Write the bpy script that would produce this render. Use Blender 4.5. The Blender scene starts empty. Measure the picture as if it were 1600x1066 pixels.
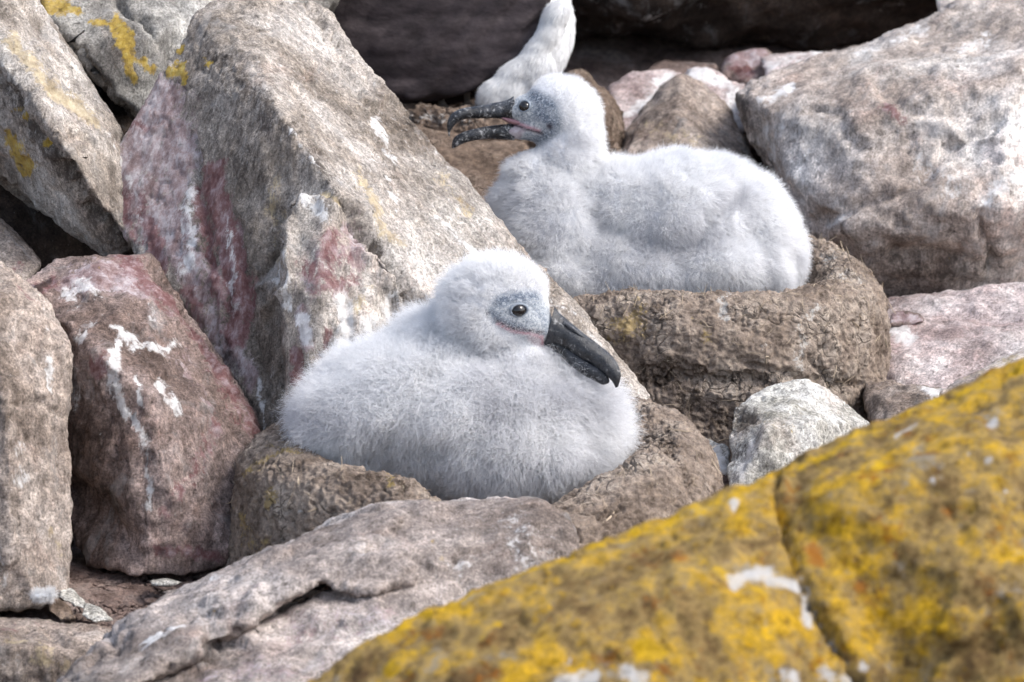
import bpy, bmesh, math, random
import numpy as np
from mathutils import Vector, Matrix
from mathutils.bvhtree import BVHTree
from mathutils.kdtree import KDTree
SC = bpy.context.scene
COL = SC.collection
rng = np.random.default_rng(7)
random.seed(7)

# ------------------------------------------------------------------ camera, world, sun, exposure
PITCH = math.radians(12.0)
DIST, FOCAL, SENS = 5.0, 144.0, 36.0
TGT = np.array([0.0, 0.0, 0.28])
RIGHT = np.array([1.0, 0, 0]); FWD = np.array([0, math.cos(PITCH), -math.sin(PITCH)])
UP = np.array([0, math.sin(PITCH), math.cos(PITCH)])
CAMP = TGT - DIST * FWD
cam_d = bpy.data.cameras.new('camera'); cam = bpy.data.objects.new('camera', cam_d); COL.objects.link(cam)
cam.location = CAMP; cam.rotation_euler = (math.radians(90) - PITCH, 0, 0)
cam_d.lens = FOCAL; cam_d.sensor_width = SENS; cam_d.clip_start = 0.1; cam_d.clip_end = 500
cam_d.dof.use_dof = True; cam_d.dof.focus_distance = 5.22; cam_d.dof.aperture_fstop = 8.2
SC.camera = cam

SUN_DIR = Vector((0.64, -0.14, 0.75)).normalized()      # towards the sun
elev = math.asin(SUN_DIR.z); azim = math.atan2(SUN_DIR.x, SUN_DIR.y)
w = bpy.data.worlds.new("World"); SC.world = w; w.use_nodes = True
wn = w.node_tree.nodes; wl = w.node_tree.links
sky = wn.new('ShaderNodeTexSky'); sky.sky_type = 'NISHITA'; sky.sun_disc = False
sky.sun_elevation = elev; sky.sun_rotation = azim; sky.dust_density = 3.0; sky.air_density = 1.0
bgn = [n for n in wn if n.type == 'BACKGROUND'][0]
hsv = wn.new('ShaderNodeHueSaturation'); hsv.inputs['Saturation'].default_value = 0.72
wl.new(sky.outputs[0], hsv.inputs['Color']); wl.new(hsv.outputs[0], bgn.inputs[0]); bgn.inputs[1].default_value = 0.15
sd = bpy.data.lights.new('sun', 'SUN'); sd.energy = 1.25; sd.angle = math.radians(18); sd.color = (1, 0.975, 0.94)
sun = bpy.data.objects.new('sun', sd); COL.objects.link(sun)
sun.rotation_euler = SUN_DIR.to_track_quat('Z', 'Y').to_euler(); sun.location = (2, -1, 4)
SC.view_settings.view_transform = 'Standard'; SC.view_settings.look = 'None'
SC.view_settings.exposure = 1.16; SC.view_settings.gamma = 1.0
SC.render.engine = 'CYCLES'; SC.cycles.use_denoising = True
SC.cycles.max_bounces = 6; SC.cycles.diffuse_bounces = 4; SC.cycles.transparent_max_bounces = 8

# ------------------------------------------------------------------ helpers
def mpp(d): return SENS / FOCAL * (DIST + d) / 1600.0            # metres per photo pixel at depth d
def V(px, py, d):
    k = mpp(d)
    return CAMP + FWD * (DIST + d) + RIGHT * ((px - 800) * k) + UP * ((533 - py) * k)
def to_px(co):
    r = co - CAMP; D = r @ FWD
    k = SENS / FOCAL / 1600.0 * D
    return 800 + (r @ RIGHT) / k, 533 - (r @ UP) / k, D - DIST

_perm = np.random.default_rng(3).permutation(4096).astype(np.int64)
_grad = np.random.default_rng(4).normal(size=(4096, 3)); _grad /= np.linalg.norm(_grad, axis=1)[:, None]
def perlin(p):
    i = np.floor(p).astype(np.int64); f = p - i; u = f * f * f * (f * (f * 6 - 15) + 10)
    out = 0
    for a in (0, 1):
        wa = u[:, 0] if a else 1 - u[:, 0]
        for b in (0, 1):
            wb = wa * (u[:, 1] if b else 1 - u[:, 1])
            for c in (0, 1):
                h = _perm[(_perm[(_perm[(i[:, 0] + a) & 4095] + i[:, 1] + b) & 4095] + i[:, 2] + c) & 4095]
                g = _grad[h]
                dd = g[:, 0] * (f[:, 0] - a) + g[:, 1] * (f[:, 1] - b) + g[:, 2] * (f[:, 2] - c)
                out = out + wb * (u[:, 2] if c else 1 - u[:, 2]) * dd
    return out * 1.6
def fbm(p, f, o=4, r=0.5, seed=0.0):
    s = 0; a = 1; 
    for k in range(o):
        s = s + a * perlin(p * f + seed + k * 17.3); f *= 2.03; a *= r
    return s
def voro(p):
    i = np.floor(p).astype(np.int64); f1 = np.full(len(p), 9.0); f2 = np.full(len(p), 9.0); cid = np.zeros(len(p))
    for a in (-1, 0, 1):
        for b in (-1, 0, 1):
            for c in (-1, 0, 1):
                q = i + np.array([a, b, c]); h = _perm[(_perm[(_perm[q[:, 0] & 4095] + q[:, 1]) & 4095] + q[:, 2]) & 4095]
                ft = q + .5 + _grad[h] * .42; d = np.linalg.norm(ft - p, axis=1)
                n = d < f1; f2 = np.where(n, f1, np.minimum(f2, d)); cid = np.where(n, h / 4096.0, cid); f1 = np.where(n, d, f1)
    return cid, f2 - f1
def chips(co, no, seed):
    wp = np.stack([fbm(co, 9, 4, .6, seed + 70), fbm(co, 9, 4, .6, seed + 80), fbm(co, 9, 4, .6, seed + 90)], 1) * .06
    q = co + wp; q = np.stack([q[:, 0] * .8 + q[:, 2] * .5, q[:, 1], q[:, 2] * .55 - q[:, 0] * .3], 1)
    c1, e1 = voro(q * 8 + seed); c2, e2 = voro(q * 24 + seed)
    g = np.clip(fbm(co, 4, 2, .5, seed + 60) * 2 + .4, 0, 1); g2 = np.clip(fbm(co, 7, 2, .5, seed + 65) * 2.5, 0, 1)
    return (c1 - .5) * .011 * g + (c2 - .5) * .005 * g2 - .004 * np.exp(-(e1 / .035) ** 2) * (1 - g2) * (fbm(co, 6, 2, .5, seed + 33) > .05)
def ridged(p, f, o=3, seed=0.0):
    s = 0; a = 1
    for k in range(o):
        s = s + a * (1 - 2 * np.abs(perlin(p * f + seed + k * 9.1))); f *= 2.1; a *= 0.5
    return s - 0.8

def get_co(me):
    a = np.empty(len(me.vertices) * 3, np.float32); me.vertices.foreach_get('co', a); return a.reshape(-1, 3).astype(np.float64)
def get_no(me):
    a = np.empty(len(me.vertices) * 3, np.float32); me.vertices.foreach_get('normal', a); return a.reshape(-1, 3).astype(np.float64)
def set_co(me, co): me.vertices.foreach_set('co', co.astype(np.float32).ravel()); me.update()
def set_attr(me, name, val):
    at = me.attributes.get(name) or me.attributes.new(name, 'FLOAT', 'POINT'); at.data.foreach_set('value', val.astype(np.float32))
def smooth(me):
    me.polygons.foreach_set('use_smooth', np.ones(len(me.polygons), bool)); me.update()

def seg_dist(px, py, pts):
    best = np.full(len(px), 1e9)
    if len(pts) == 1: return np.hypot(px - pts[0][0], py - pts[0][1])
    for (x0, y0), (x1, y1) in zip(pts[:-1], pts[1:]):
        dx, dy = x1 - x0, y1 - y0; L = dx * dx + dy * dy + 1e-9
        t = np.clip(((px - x0) * dx + (py - y0) * dy) / L, 0, 1)
        best = np.minimum(best, np.hypot(px - x0 - t * dx, py - y0 - t * dy))
    return best
def in_poly(px, py, poly):
    c = np.zeros(len(px), bool); n = len(poly)
    for i in range(n):
        x0, y0 = poly[i]; x1, y1 = poly[(i + 1) % n]
        if y0 == y1: continue
        m = ((y0 > py) != (y1 > py)) & (px < (x1 - x0) * (py - y0) / (y1 - y0) + x0)
        c ^= m
    return c

def tag(o, label=None, cat=None, group=None, kind=None):
    if label: o['label'] = label
    if cat: o['category'] = cat
    if group: o['group'] = group
    if kind: o['kind'] = kind
    return o
def link(name, me, m, parent=None):
    o = bpy.data.objects.new(name, me); COL.objects.link(o)
    if m: me.materials.clear(); me.materials.append(m)
    if parent:
        o.parent = parent; o.location = -parent.location
    return o
def rebase(o, base):                                    # puts the origin at the base of a single-mesh thing
    b = Vector([float(x) for x in base]); o.data.transform(Matrix.Translation(-b)); o.location = b
    return o

def remesh(bm, vox, smooth_it=4, fac=0.5):
    me = bpy.data.meshes.new('tmp'); bm.to_mesh(me); bm.free()
    o = bpy.data.objects.new('tmp', me); COL.objects.link(o)
    r = o.modifiers.new('r', 'REMESH'); r.mode = 'VOXEL'; r.voxel_size = vox; r.use_smooth_shade = True
    if smooth_it:
        s = o.modifiers.new('s', 'SMOOTH'); s.iterations = smooth_it; s.factor = fac
    dg = bpy.context.evaluated_depsgraph_get(); ev = o.evaluated_get(dg)
    out = bpy.data.meshes.new_from_object(ev)
    bpy.data.objects.remove(o); bpy.data.meshes.remove(me)
    smooth(out)
    return out

# ------------------------------------------------------------------ materials
class NT:
    def __init__(s, name):
        s.m = bpy.data.materials.new(name); s.m.use_nodes = True; s.t = s.m.node_tree; s.n = s.t.nodes; s.l = s.t.links
        s.b = s.n['Principled BSDF']; s.tc = s.n.new('ShaderNodeTexCoord')
    def put(s, sock, v):
        if isinstance(v, bpy.types.NodeSocket): s.l.new(v, sock)
        elif isinstance(v, (tuple, list)) and len(v) == 3 and sock.type == 'RGBA': sock.default_value = (*v, 1)
        else: sock.default_value = v
    def vec(s, scale=(1, 1, 1), rot=(0, 0, 0)):
        mp = s.n.new('ShaderNodeMapping'); s.l.new(s.tc.outputs['Object'], mp.inputs[0])
        mp.inputs['Scale'].default_value = scale; mp.inputs['Rotation'].default_value = rot; return mp.outputs[0]
    def noise(s, scale, detail=6, rough=0.6, vec=None, dist=0.0):
        n = s.n.new('ShaderNodeTexNoise'); n.inputs['Scale'].default_value = scale; n.inputs['Detail'].default_value = detail
        n.inputs['Roughness'].default_value = rough; n.inputs['Distortion'].default_value = dist
        s.l.new(vec or s.tc.outputs['Object'], n.inputs['Vector']); return n.outputs['Fac']
    def vor(s, scale, feat='DISTANCE_TO_EDGE', vec=None):
        n = s.n.new('ShaderNodeTexVoronoi'); n.feature = feat; n.inputs['Scale'].default_value = scale
        s.l.new(vec or s.tc.outputs['Object'], n.inputs['Vector']); return n.outputs['Distance']
    def math(s, op, a, b=0.0, c=0.0, clamp=False):
        n = s.n.new('ShaderNodeMath'); n.operation = op; n.use_clamp = clamp
        for i, v in enumerate((a, b, c)): s.put(n.inputs[i], v)
        return n.outputs[0]
    def ramp(s, fac, stops, interp='LINEAR'):
        n = s.n.new('ShaderNodeValToRGB'); n.color_ramp.interpolation = interp; e = n.color_ramp.elements
        while len(e) < len(stops): e.new(0.5)
        for i, (p, c) in enumerate(stops): e[i].position = p; e[i].color = (*c, 1) if len(c) == 3 else c
        s.l.new(fac, n.inputs[0]); return n.outputs[0]
    def mr(s, v, a, b, c=0.0, d=1.0):
        n = s.n.new('ShaderNodeMapRange'); n.clamp = True; n.interpolation_type = 'SMOOTHSTEP'
        for i, x in enumerate((v, a, b, c, d)): s.put(n.inputs[i], x)
        return n.outputs[0]
    def mix(s, f, a, b, mode='MIX'):
        n = s.n.new('ShaderNodeMix'); n.data_type = 'RGBA'; n.blend_type = mode
        s.put(n.inputs[0], f); s.put(n.inputs[6], a); s.put(n.inputs[7], b); return n.outputs[2]
    def attr(s, name):
        n = s.n.new('ShaderNodeAttribute'); n.attribute_name = name; return n
    def bump(s, h, dist, strength=1.0, normal=None):
        n = s.n.new('ShaderNodeBump'); n.inputs['Distance'].default_value = dist; n.inputs['Strength'].default_value = strength
        s.l.new(h, n.inputs['Height'])
        if normal: s.l.new(normal, n.inputs['Normal'])
        return n.outputs[0]
    def done(s, color, rough=0.9, normal=None, spec=0.25):
        s.put(s.b.inputs['Base Color'], color); s.put(s.b.inputs['Roughness'], rough)
        s.b.inputs['Specular IOR Level'].default_value = spec
        if normal: s.l.new(normal, s.b.inputs['Normal'])
        return s.m

PINK = (0.20, 0.065, 0.075); PALE_PINK = (0.42, 0.27, 0.28); GUANO = (0.74, 0.73, 0.72); LICHEN = (0.46, 0.31, 0.045)
def rock_mat(name, cols, sc=7.0, contrast=1.0, auto_white=0.0, auto_pink=0.0, auto_lichen=0.0, grain=(1, 1, 1), grot=(0, 0, 0), dark=(0.045, 0.035, 0.03), bump=0.8, crack=0.0):
    t = NT(name)
    gv = t.vec(grain, grot)
    n1 = t.noise(sc, 9, 0.62, gv, 0.4)
    k = [0.34, 0.46, 0.56, 0.68][:len(cols)] if len(cols) == 4 else [0.36, 0.5, 0.64]
    c = t.ramp(n1, list(zip(k, cols)))
    n2 = t.noise(sc * 9, 10, 0.78, gv)
    c = t.mix(1.0, c, t.ramp(n2, [(0.33, (0.52 ** contrast,) * 3), (0.5, (1, 1, 1)), (0.67, (1.7, 1.68, 1.64))]), 'MULTIPLY')
    n3 = t.noise(330, 6, 0.8)
    c = t.mix(1.0, c, t.ramp(n3, [(0.36, (0.48, 0.47, 0.46)), (0.5, (1, 1, 1)), (0.64, (1.55, 1.55, 1.55))]), 'MULTIPLY')
    c = t.mix(1.0, c, t.ramp(t.noise(2.6, 5, 0.6, gv, .5), [(0.36, (0.66, 0.64, 0.62)), (0.5, (1, 1, 1)), (0.64, (1.25, 1.26, 1.27))]), 'MULTIPLY')
    st = t.noise(150, 6, 0.75, t.vec((1, 1, 0.10), grot if grot[1] or grot[0] else (0.1, 0.15, 0)), 0.8)
    c = t.mix(1.0, c, t.ramp(st, [(0.36, (0.66, 0.65, 0.64)), (0.5, (1, 1, 1)), (0.64, (1.3, 1.3, 1.3))]), 'MULTIPLY')
    # dark weathered pits
    pit = t.mr(t.noise(sc * 14, 6, 0.8, gv), 0.60, 0.70)
    c = t.mix(t.math('MULTIPLY', pit, 0.55), c, dark)
    c = t.mix(t.math('MULTIPLY', t.mr(t.noise(10, 7, 0.7, t.vec((1, 1, .7), (1, 2, 3)), .6), .52, .68), .3), c, t.mix(1.0, c, (1.02, .80, .74), 'MULTIPLY'))
    c = t.mix(t.math('MULTIPLY', t.mr(t.noise(16, 8, 0.72, t.vec((1, 1, .5), (3, 1, 2)), .8), .54, .66), .5), c, t.mix(.5, c, (.46, .46, .46)))
    c = t.mix(t.math('MULTIPLY', t.mr(t.noise(130, 6, 0.8), .62, .70), .5), c, (.62, .60, .57))
    # placed and scattered stains, some dark ones painted shade
    sv = t.vec((1, 1, 0.45))
    sn = t.noise(34, 9, 0.74, sv, 0.5)
    sn2 = t.noise(150, 7, 0.8, t.vec((1, 1, 0.6)), 0.3)
    so = t.math('ADD', t.math('MULTIPLY', t.math('SUBTRACT', sn, 0.5), 1.9), t.math('MULTIPLY', t.math('SUBTRACT', sn2, 0.5), 1.8))
    bign = t.noise(5.5, 4, 0.6, sv)
    def stain(c, at, col, auto, off, lo=0.40, hi=0.74, op=0.85):
        a = t.attr(at).outputs['Fac']
        v = t.math('ADD', a, so)
        if auto:
            v = t.math('ADD', v, t.math('MULTIPLY', t.math('SUBTRACT', t.noise(6.0 + off, 5, 0.6), 0.62 - auto * 0.2), 3.0, clamp=True))
        return t.mix(t.math('MULTIPLY', t.mr(v, lo, hi), op), c, col)
    pk = t.ramp(t.noise(60, 8, 0.75, gv), [(0.36, (0.10, 0.034, 0.036)), (0.5, (0.20, 0.10, 0.10)), (0.64, (0.40, 0.31, 0.32))])
    pp = t.ramp(t.noise(50, 8, 0.75, gv), [(0.36, (0.17, 0.10, 0.098)), (0.48, (0.33, 0.245, 0.25)), (0.62, (0.56, 0.51, 0.53))])
    lc = t.ramp(t.noise(90, 6, 0.7), [(0.35, (0.20, 0.13, 0.03)), (0.52, LICHEN), (0.66, (0.50, 0.40, 0.12))])
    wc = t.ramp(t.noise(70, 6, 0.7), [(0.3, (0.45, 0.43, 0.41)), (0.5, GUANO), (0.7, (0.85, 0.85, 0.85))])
    tan = t.ramp(t.noise(60, 8, 0.7), [(0.35, (0.22, 0.16, 0.09)), (0.6, (0.55, 0.46, 0.30))])
    c = stain(c, 'tan', tan, 0, 0, op=0.75)
    c = stain(c, 'palepink', pp, 0, 1.0, op=0.8)
    c = stain(c, 'pink', pk, auto_pink, 0.7)
    c = stain(c, 'stain_shade', dark, 0, 1.1, lo=0.3, hi=0.75, op=0.8)
    c = stain(c, 'lichen', lc, auto_lichen, 1.9)
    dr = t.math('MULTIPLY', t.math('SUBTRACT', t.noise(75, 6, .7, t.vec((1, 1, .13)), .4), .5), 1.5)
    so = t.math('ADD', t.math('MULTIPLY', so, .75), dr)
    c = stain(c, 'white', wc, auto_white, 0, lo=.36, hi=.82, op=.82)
    h1 = t.math('ADD', t.math('MULTIPLY', n2, 0.62), t.math('ADD', t.math('MULTIPLY', n3, 0.24), t.math('MULTIPLY', st, 0.22)))
    wv = t.n.new('ShaderNodeVectorMath'); wv.operation = 'ADD'
    nz = t.n.new('ShaderNodeTexNoise'); nz.inputs['Scale'].default_value = 9; nz.inputs['Detail'].default_value = 8; t.l.new(gv, nz.inputs['Vector'])
    t.l.new(gv, wv.inputs[0]); t.l.new(nz.outputs['Color'], wv.inputs[1])
    cr = t.mr(t.vor(5, vec=wv.outputs[0]), 0.0, 0.012)
    h2 = t.math('SUBTRACT', t.math('ADD', h1, t.math('MULTIPLY', cr, 0.22 * crack)), t.math('MULTIPLY', pit, 0.45))
    return t.done(c, 0.92, t.bump(h2, 0.010 * bump, 0.9), 0.2)

def mud_mat(name, base=((0.19, 0.147, 0.118), (0.325, 0.262, 0.217), (0.45, 0.385, 0.33)), fibre=True):
    t = NT(name)
    n1 = t.noise(11, 8, 0.65)
    c = t.ramp(n1, [(0.36, base[0]), (0.5, base[1]), (0.66, base[2])])
    n2 = t.noise(75, 9, 0.78)
    c = t.mix(1.0, c, t.ramp(n2, [(0.35, (0.42, 0.4, 0.38)), (0.5, (1, 1, 1)), (0.66, (1.7, 1.68, 1.6))]), 'MULTIPLY')
    fv = t.vec((1.0, 1.0, 0.16), (0.3, 0.2, 0)); f1 = t.noise(210, 4, 0.7, fv, 1.2)
    fv2 = t.vec((0.16, 1.0, 1.0), (0, 0.4, 0.3)); f2 = t.noise(230, 4, 0.7, fv2, 1.2)
    fm = t.math('MAXIMUM', t.mr(f1, 0.62, 0.70), t.mr(f2, 0.63, 0.70))
    c = t.mix(t.math('MULTIPLY', fm, 0.38), c, (0.42, 0.36, 0.29))
    sn = t.noise(40, 9, 0.75); so = t.math('ADD', t.math('MULTIPLY', t.math('SUBTRACT', sn, 0.5), 1.9), t.math('MULTIPLY', t.math('SUBTRACT', t.noise(160, 7, .8), 0.5), 1.8))
    for at, col in (('stain_shade', (0.05, 0.034, 0.024)), ('tan', (0.42, 0.31, 0.12)), ('lichen', (0.50, 0.37, 0.17)), ('white', (0.62, 0.6, 0.57))):
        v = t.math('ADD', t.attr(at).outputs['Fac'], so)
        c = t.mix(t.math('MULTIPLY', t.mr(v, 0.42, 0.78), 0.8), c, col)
    wv = t.n.new('ShaderNodeVectorMath'); wv.operation = 'MULTIPLY_ADD'
    nz = t.n.new('ShaderNodeTexNoise'); nz.inputs['Scale'].default_value = 22; nz.inputs['Detail'].default_value = 4
    t.l.new(t.tc.outputs['Object'], nz.inputs['Vector'])
    t.l.new(nz.outputs['Color'], wv.inputs[0]); wv.inputs[1].default_value = (0.06,) * 3; t.l.new(t.tc.outputs['Object'], wv.inputs[2])
    cr = t.mr(t.vor(38, vec=wv.outputs[0]), 0.0, 0.08)
    gate = t.mr(t.noise(11, 5, .7), 0.50, 0.62)
    crk = t.math('MULTIPLY', t.math('SUBTRACT', 1.0, cr), gate)
    c = t.mix(t.math('MULTIPLY', crk, 0.6), c, (0.03, 0.021, 0.016))
    h = t.math('ADD', t.math('MULTIPLY', n2, 1.3), t.math('MULTIPLY', fm, 0.12))
    h = t.math('SUBTRACT', h, t.math('MULTIPLY', crk, 0.5))
    return t.done(c, 0.95, t.bump(h, 0.0075, 1.0), 0.15)

M_slab = rock_mat('slab_stone', [(0.13, 0.107, 0.088), (0.235, 0.205, 0.178), (0.34, 0.31, 0.283), (0.43, 0.41, 0.385)], 7, .9, bump=.6, crack=.5,  grain=(1, 1, 0.45), grot=(0, 0.55, 0))
M_red = rock_mat('reddish_stone', [(0.105, 0.075, 0.064), (0.20, 0.15, 0.133), (0.32, 0.255, 0.235)], 6, 1.0, crack=.5, auto_pink=0.06)
M_brown = rock_mat('brown_stone', [(0.165, 0.13, 0.108), (0.28, 0.232, 0.20), (0.39, 0.34, 0.305)], 7, 1.0, bump=.7, crack=.5)
M_grey = rock_mat('grey_stone', [(0.17, 0.158, 0.145), (0.32, 0.31, 0.29), (0.47, 0.46, 0.44)], 6, 0.8)
M_long = rock_mat('pinkish_grey_stone', [(0.185, 0.152, 0.136), (0.32, 0.28, 0.26), (0.46, 0.425, 0.40)], 5, 0.9, bump=.5, grain=(0.5, 1, 1), grot=(0, 0.5, 0))
M_tanr = rock_mat('pale_tan_stone', [(0.21, 0.165, 0.14), (0.38, 0.325, 0.29), (0.51, 0.46, 0.425), (0.63, 0.60, 0.575)], 4.5, 0.8, bump=.6, auto_white=0.16, auto_pink=0.02)
M_pinkr = rock_mat('pale_pink_stone', [(0.32, 0.245, 0.235), (0.45, 0.385, 0.375), (0.56, 0.52, 0.51)], 6, 0.6, auto_white=0.15)
M_white = rock_mat('whitened_stone', [(0.22, 0.21, 0.18), (0.44, 0.43, 0.40), (0.60, 0.60, 0.585)], 9, 0.9, bump=.6, auto_white=0.12)
M_shadedr = rock_mat('shade_dark_stone', [(0.018, 0.012, 0.009), (0.035, 0.025, 0.02), (0.07, 0.052, 0.042)], 5, 1.0)  # near-black albedo puts the shade of hollow and overhang into brown stone
M_mud = mud_mat('dried_mud')
M_mud2 = mud_mat('brown_dried_mud', ((0.09, 0.063, 0.047), (0.18, 0.132, 0.102), (0.29, 0.225, 0.18)))

def lichen_mat():
    t = NT('lichen_covered_stone')
    n1 = t.noise(17, 10, 0.74)
    c = t.ramp(n1, [(0.32, (0.10, 0.06, 0.03)), (0.42, (0.19, 0.125, 0.05)), (0.48, (0.27, 0.19, 0.08)), (0.53, (0.36, 0.235, 0.06)), (0.59, (0.46, 0.28, 0.025)), (0.68, (0.56, 0.34, 0.015))])
    n2 = t.noise(60, 9, 0.8)
    c = t.mix(1.0, c, t.ramp(n2, [(0.34, (0.36, 0.3, 0.24)), (0.5, (1.18, 1.18, 1.18)), (0.66, (1.65, 1.6, 1.4))]), 'MULTIPLY')
    orange = t.mr(t.noise(26, 9, 0.8, t.vec((1, 1, 1), (1, 2, 0))), 0.56, 0.66)
    c = t.mix(t.math('MULTIPLY', orange, 0.75), c, (0.36, 0.12, 0.012))
    yel = t.mr(t.noise(30, 9, 0.75, t.vec((1, 1, 1), (2, 1, 0.4))), 0.56, 0.66)
    c = t.mix(t.math('MULTIPLY', yel, 0.7), c, (0.64, 0.37, 0.008))
    greyg = t.mr(t.noise(22, 9, 0.75, t.vec((1, 1, 1), (0.5, 1, 2))), 0.56, 0.66)
    c = t.mix(t.math('MULTIPLY', greyg, 0.8), c, (0.31, 0.275, 0.22))
    dk = t.mr(t.noise(80, 6, 0.7), 0.6, 0.68)
    c = t.mix(t.math('MULTIPLY', dk, 0.6), c, (0.05, 0.03, 0.015))
    so = t.math('MULTIPLY', t.math('SUBTRACT', t.noise(40, 10, 0.8), 0.5), 2.4)
    for at, col in (('tan', (0.68, 0.42, 0.012)), ('stain_shade', (0.11, 0.055, 0.02)), ('pink', (0.38, 0.13, 0.012)), ('white', (0.62, 0.62, 0.63))):
        v = t.math('ADD', t.attr(at).outputs['Fac'], so)
        c = t.mix(t.math('MULTIPLY', t.mr(v, 0.40, 0.75), 0.8), c, col)
    h = t.math('ADD', t.math('ADD', n2, n1), t.math('MULTIPLY', t.math('ADD', yel, orange), .25))
    return t.done(c, 0.9, t.bump(h, 0.012, 0.8), 0.15)
M_lichen = lichen_mat()

def soil_mat():
    t = NT('reddish_soil')
    c = t.ramp(t.noise(9, 8, 0.65), [(0.36, (0.14, 0.092, 0.078)), (0.5, (0.27, 0.20, 0.175)), (0.66, (0.42, 0.345, 0.315))])
    n2 = t.noise(90, 9, 0.8)
    c = t.mix(1.0, c, t.ramp(n2, [(0.35, (0.4, 0.38, 0.37)), (0.5, (1, 1, 1)), (0.66, (1.7, 1.65, 1.6))]), 'MULTIPLY')
    f = t.mr(t.noise(260, 4, 0.7, t.vec((0.2, 1, 1), (0, 0, 0.4)), 1.0), 0.64, 0.7)
    c = t.mix(t.math('MULTIPLY', f, 0.6), c, (0.48, 0.42, 0.38))
    return t.done(c, 0.95, t.bump(n2, 0.01, 1.0), 0.15)
M_soil = soil_mat()
def plain(name, col, rough=0.6, spec=0.3, var=0.0, bump=0.0, sc=60):
    t = NT(name)
    c = col
    n = t.noise(sc, 7, 0.7)
    if var: c = t.mix(1.0, t.ramp(n, [(0.3, tuple(x * (1 - var) for x in col)), (0.7, tuple(min(1, x * (1 + var)) for x in col))]), (1, 1, 1), 'MULTIPLY')
    return t.done(c, rough, t.bump(n, bump, 1.0) if bump else None, spec)

# ------------------------------------------------------------------ rocks
def hull_bm(bm, pts):
    vs = [bm.verts.new(Vector([float(c) for c in V(*p)])) for p in pts]
    r = bmesh.ops.convex_hull(bm, input=vs)
    junk = [g for g in r['geom_interior'] if isinstance(g, bmesh.types.BMVert)] + [g for g in r['geom_unused'] if isinstance(g, bmesh.types.BMVert)]
    bmesh.ops.delete(bm, geom=list(set(junk)), context='VERTS')
def with_back(pts, t, shrink=0.75):
    cx = sum(p[0] for p in pts) / len(pts); cy = sum(p[1] for p in pts) / len(pts)
    return list(pts) + [(cx + (x - cx) * shrink, cy + (y - cy) * shrink, d + t) for x, y, d in pts]

MASKS = ('pink', 'palepink', 'white', 'lichen', 'tan', 'stain_shade')  # the dark mask carries real stains and painted shade
def name_is_lichen(me): return False
def paint(me, marks, co=None, no=None):
    """stains, painted shade, cracks and ridges at their places on the camera-facing side"""
    co = get_co(me) if co is None else co; no = get_no(me) if no is None else no
    px, py, _ = to_px(co); ray = co - CAMP; ray /= np.linalg.norm(ray, axis=1)[:, None]
    face = np.clip(-(no * ray).sum(1) * 4 + 0.4, 0, 1)
    jx = fbm(co, 20, 5, 0.65, 3.0) * 9; jy = fbm(co, 20, 5, 0.65, 31.0) * 9
    px = px + jx; py = py + jy
    acc = {k: np.zeros(len(co)) for k in MASKS}; disp = np.zeros(len(co))
    for mk in marks:
        kind, pts, r = mk[:3]; s = mk[3] if len(mk) > 3 else 1.0
        if kind == 'white' and not name_is_lichen(me): r = r * 1.3; s = s * .84
        m = np.exp(-(seg_dist(px, py, pts) / r) ** 2) * face
        if kind == 'cut': disp -= m * s
        elif kind == 'rise': disp += m * s
        else: acc[kind] = np.maximum(acc[kind], m * s)
    for k in MASKS:
        if acc[k].max() > 0: set_attr(me, k, acc[k])
    return disp

def rock(name, hulls, mat, label, cat='rock', vox=0.005, amp=1.0, sm=3, marks=(), bed=None, seed=0.0, group=None, fine=1.0, kind=None, chip=1.0):
    bm = bmesh.new()
    for h in hulls: hull_bm(bm, h)
    me = remesh(bm, vox, sm)
    co = get_co(me); no = get_no(me)
    amp = amp * .7; sm_ = sm
    d = amp * (0.016 * fbm(co, 5, 3, 0.5, seed) + 0.010 * ridged(co, 9, 3, seed + 5) * 0.6)
    cell = fbm(co, 14, 2, 0.5, seed + 40)
    d += amp * 0.006 * (np.round(cell * 3) / 3 - cell * 0.3)
    if bed is not None:
        b = np.array(bed) / np.linalg.norm(bed)
        s = (co @ b) * 38 + 1.6 * fbm(co, 7, 2, 0.5, seed + 8)
        q = np.stack([s, co @ np.array([0.3, 0.5, 0.2]) * 5, co @ np.array([0.1, 0.2, 0.7]) * 3], 1)
        d += amp * 0.005 * (1 - 2 * np.abs(perlin(q)))
    co2 = co + no * d[:, None]; set_co(me, co2)
    no = get_no(me)
    d = chip * chips(co2, no, seed) + fine * (0.0030 * fbm(co2, 38, 4, 0.6, seed + 2) - 0.003 * np.clip(ridged(co2, 30, 2, seed + 12) - 0.15, 0, 1))
    d += paint(me, marks, co2, no)
    set_co(me, co2 + no * d[:, None])
    smooth(me)
    lo = co2[:, 2].min(); c = co2.mean(0)
    o = link(name, me, mat); rebase(o, (c[0], c[1], lo))
    tag(o, label, cat, group, kind)
    return o

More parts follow.
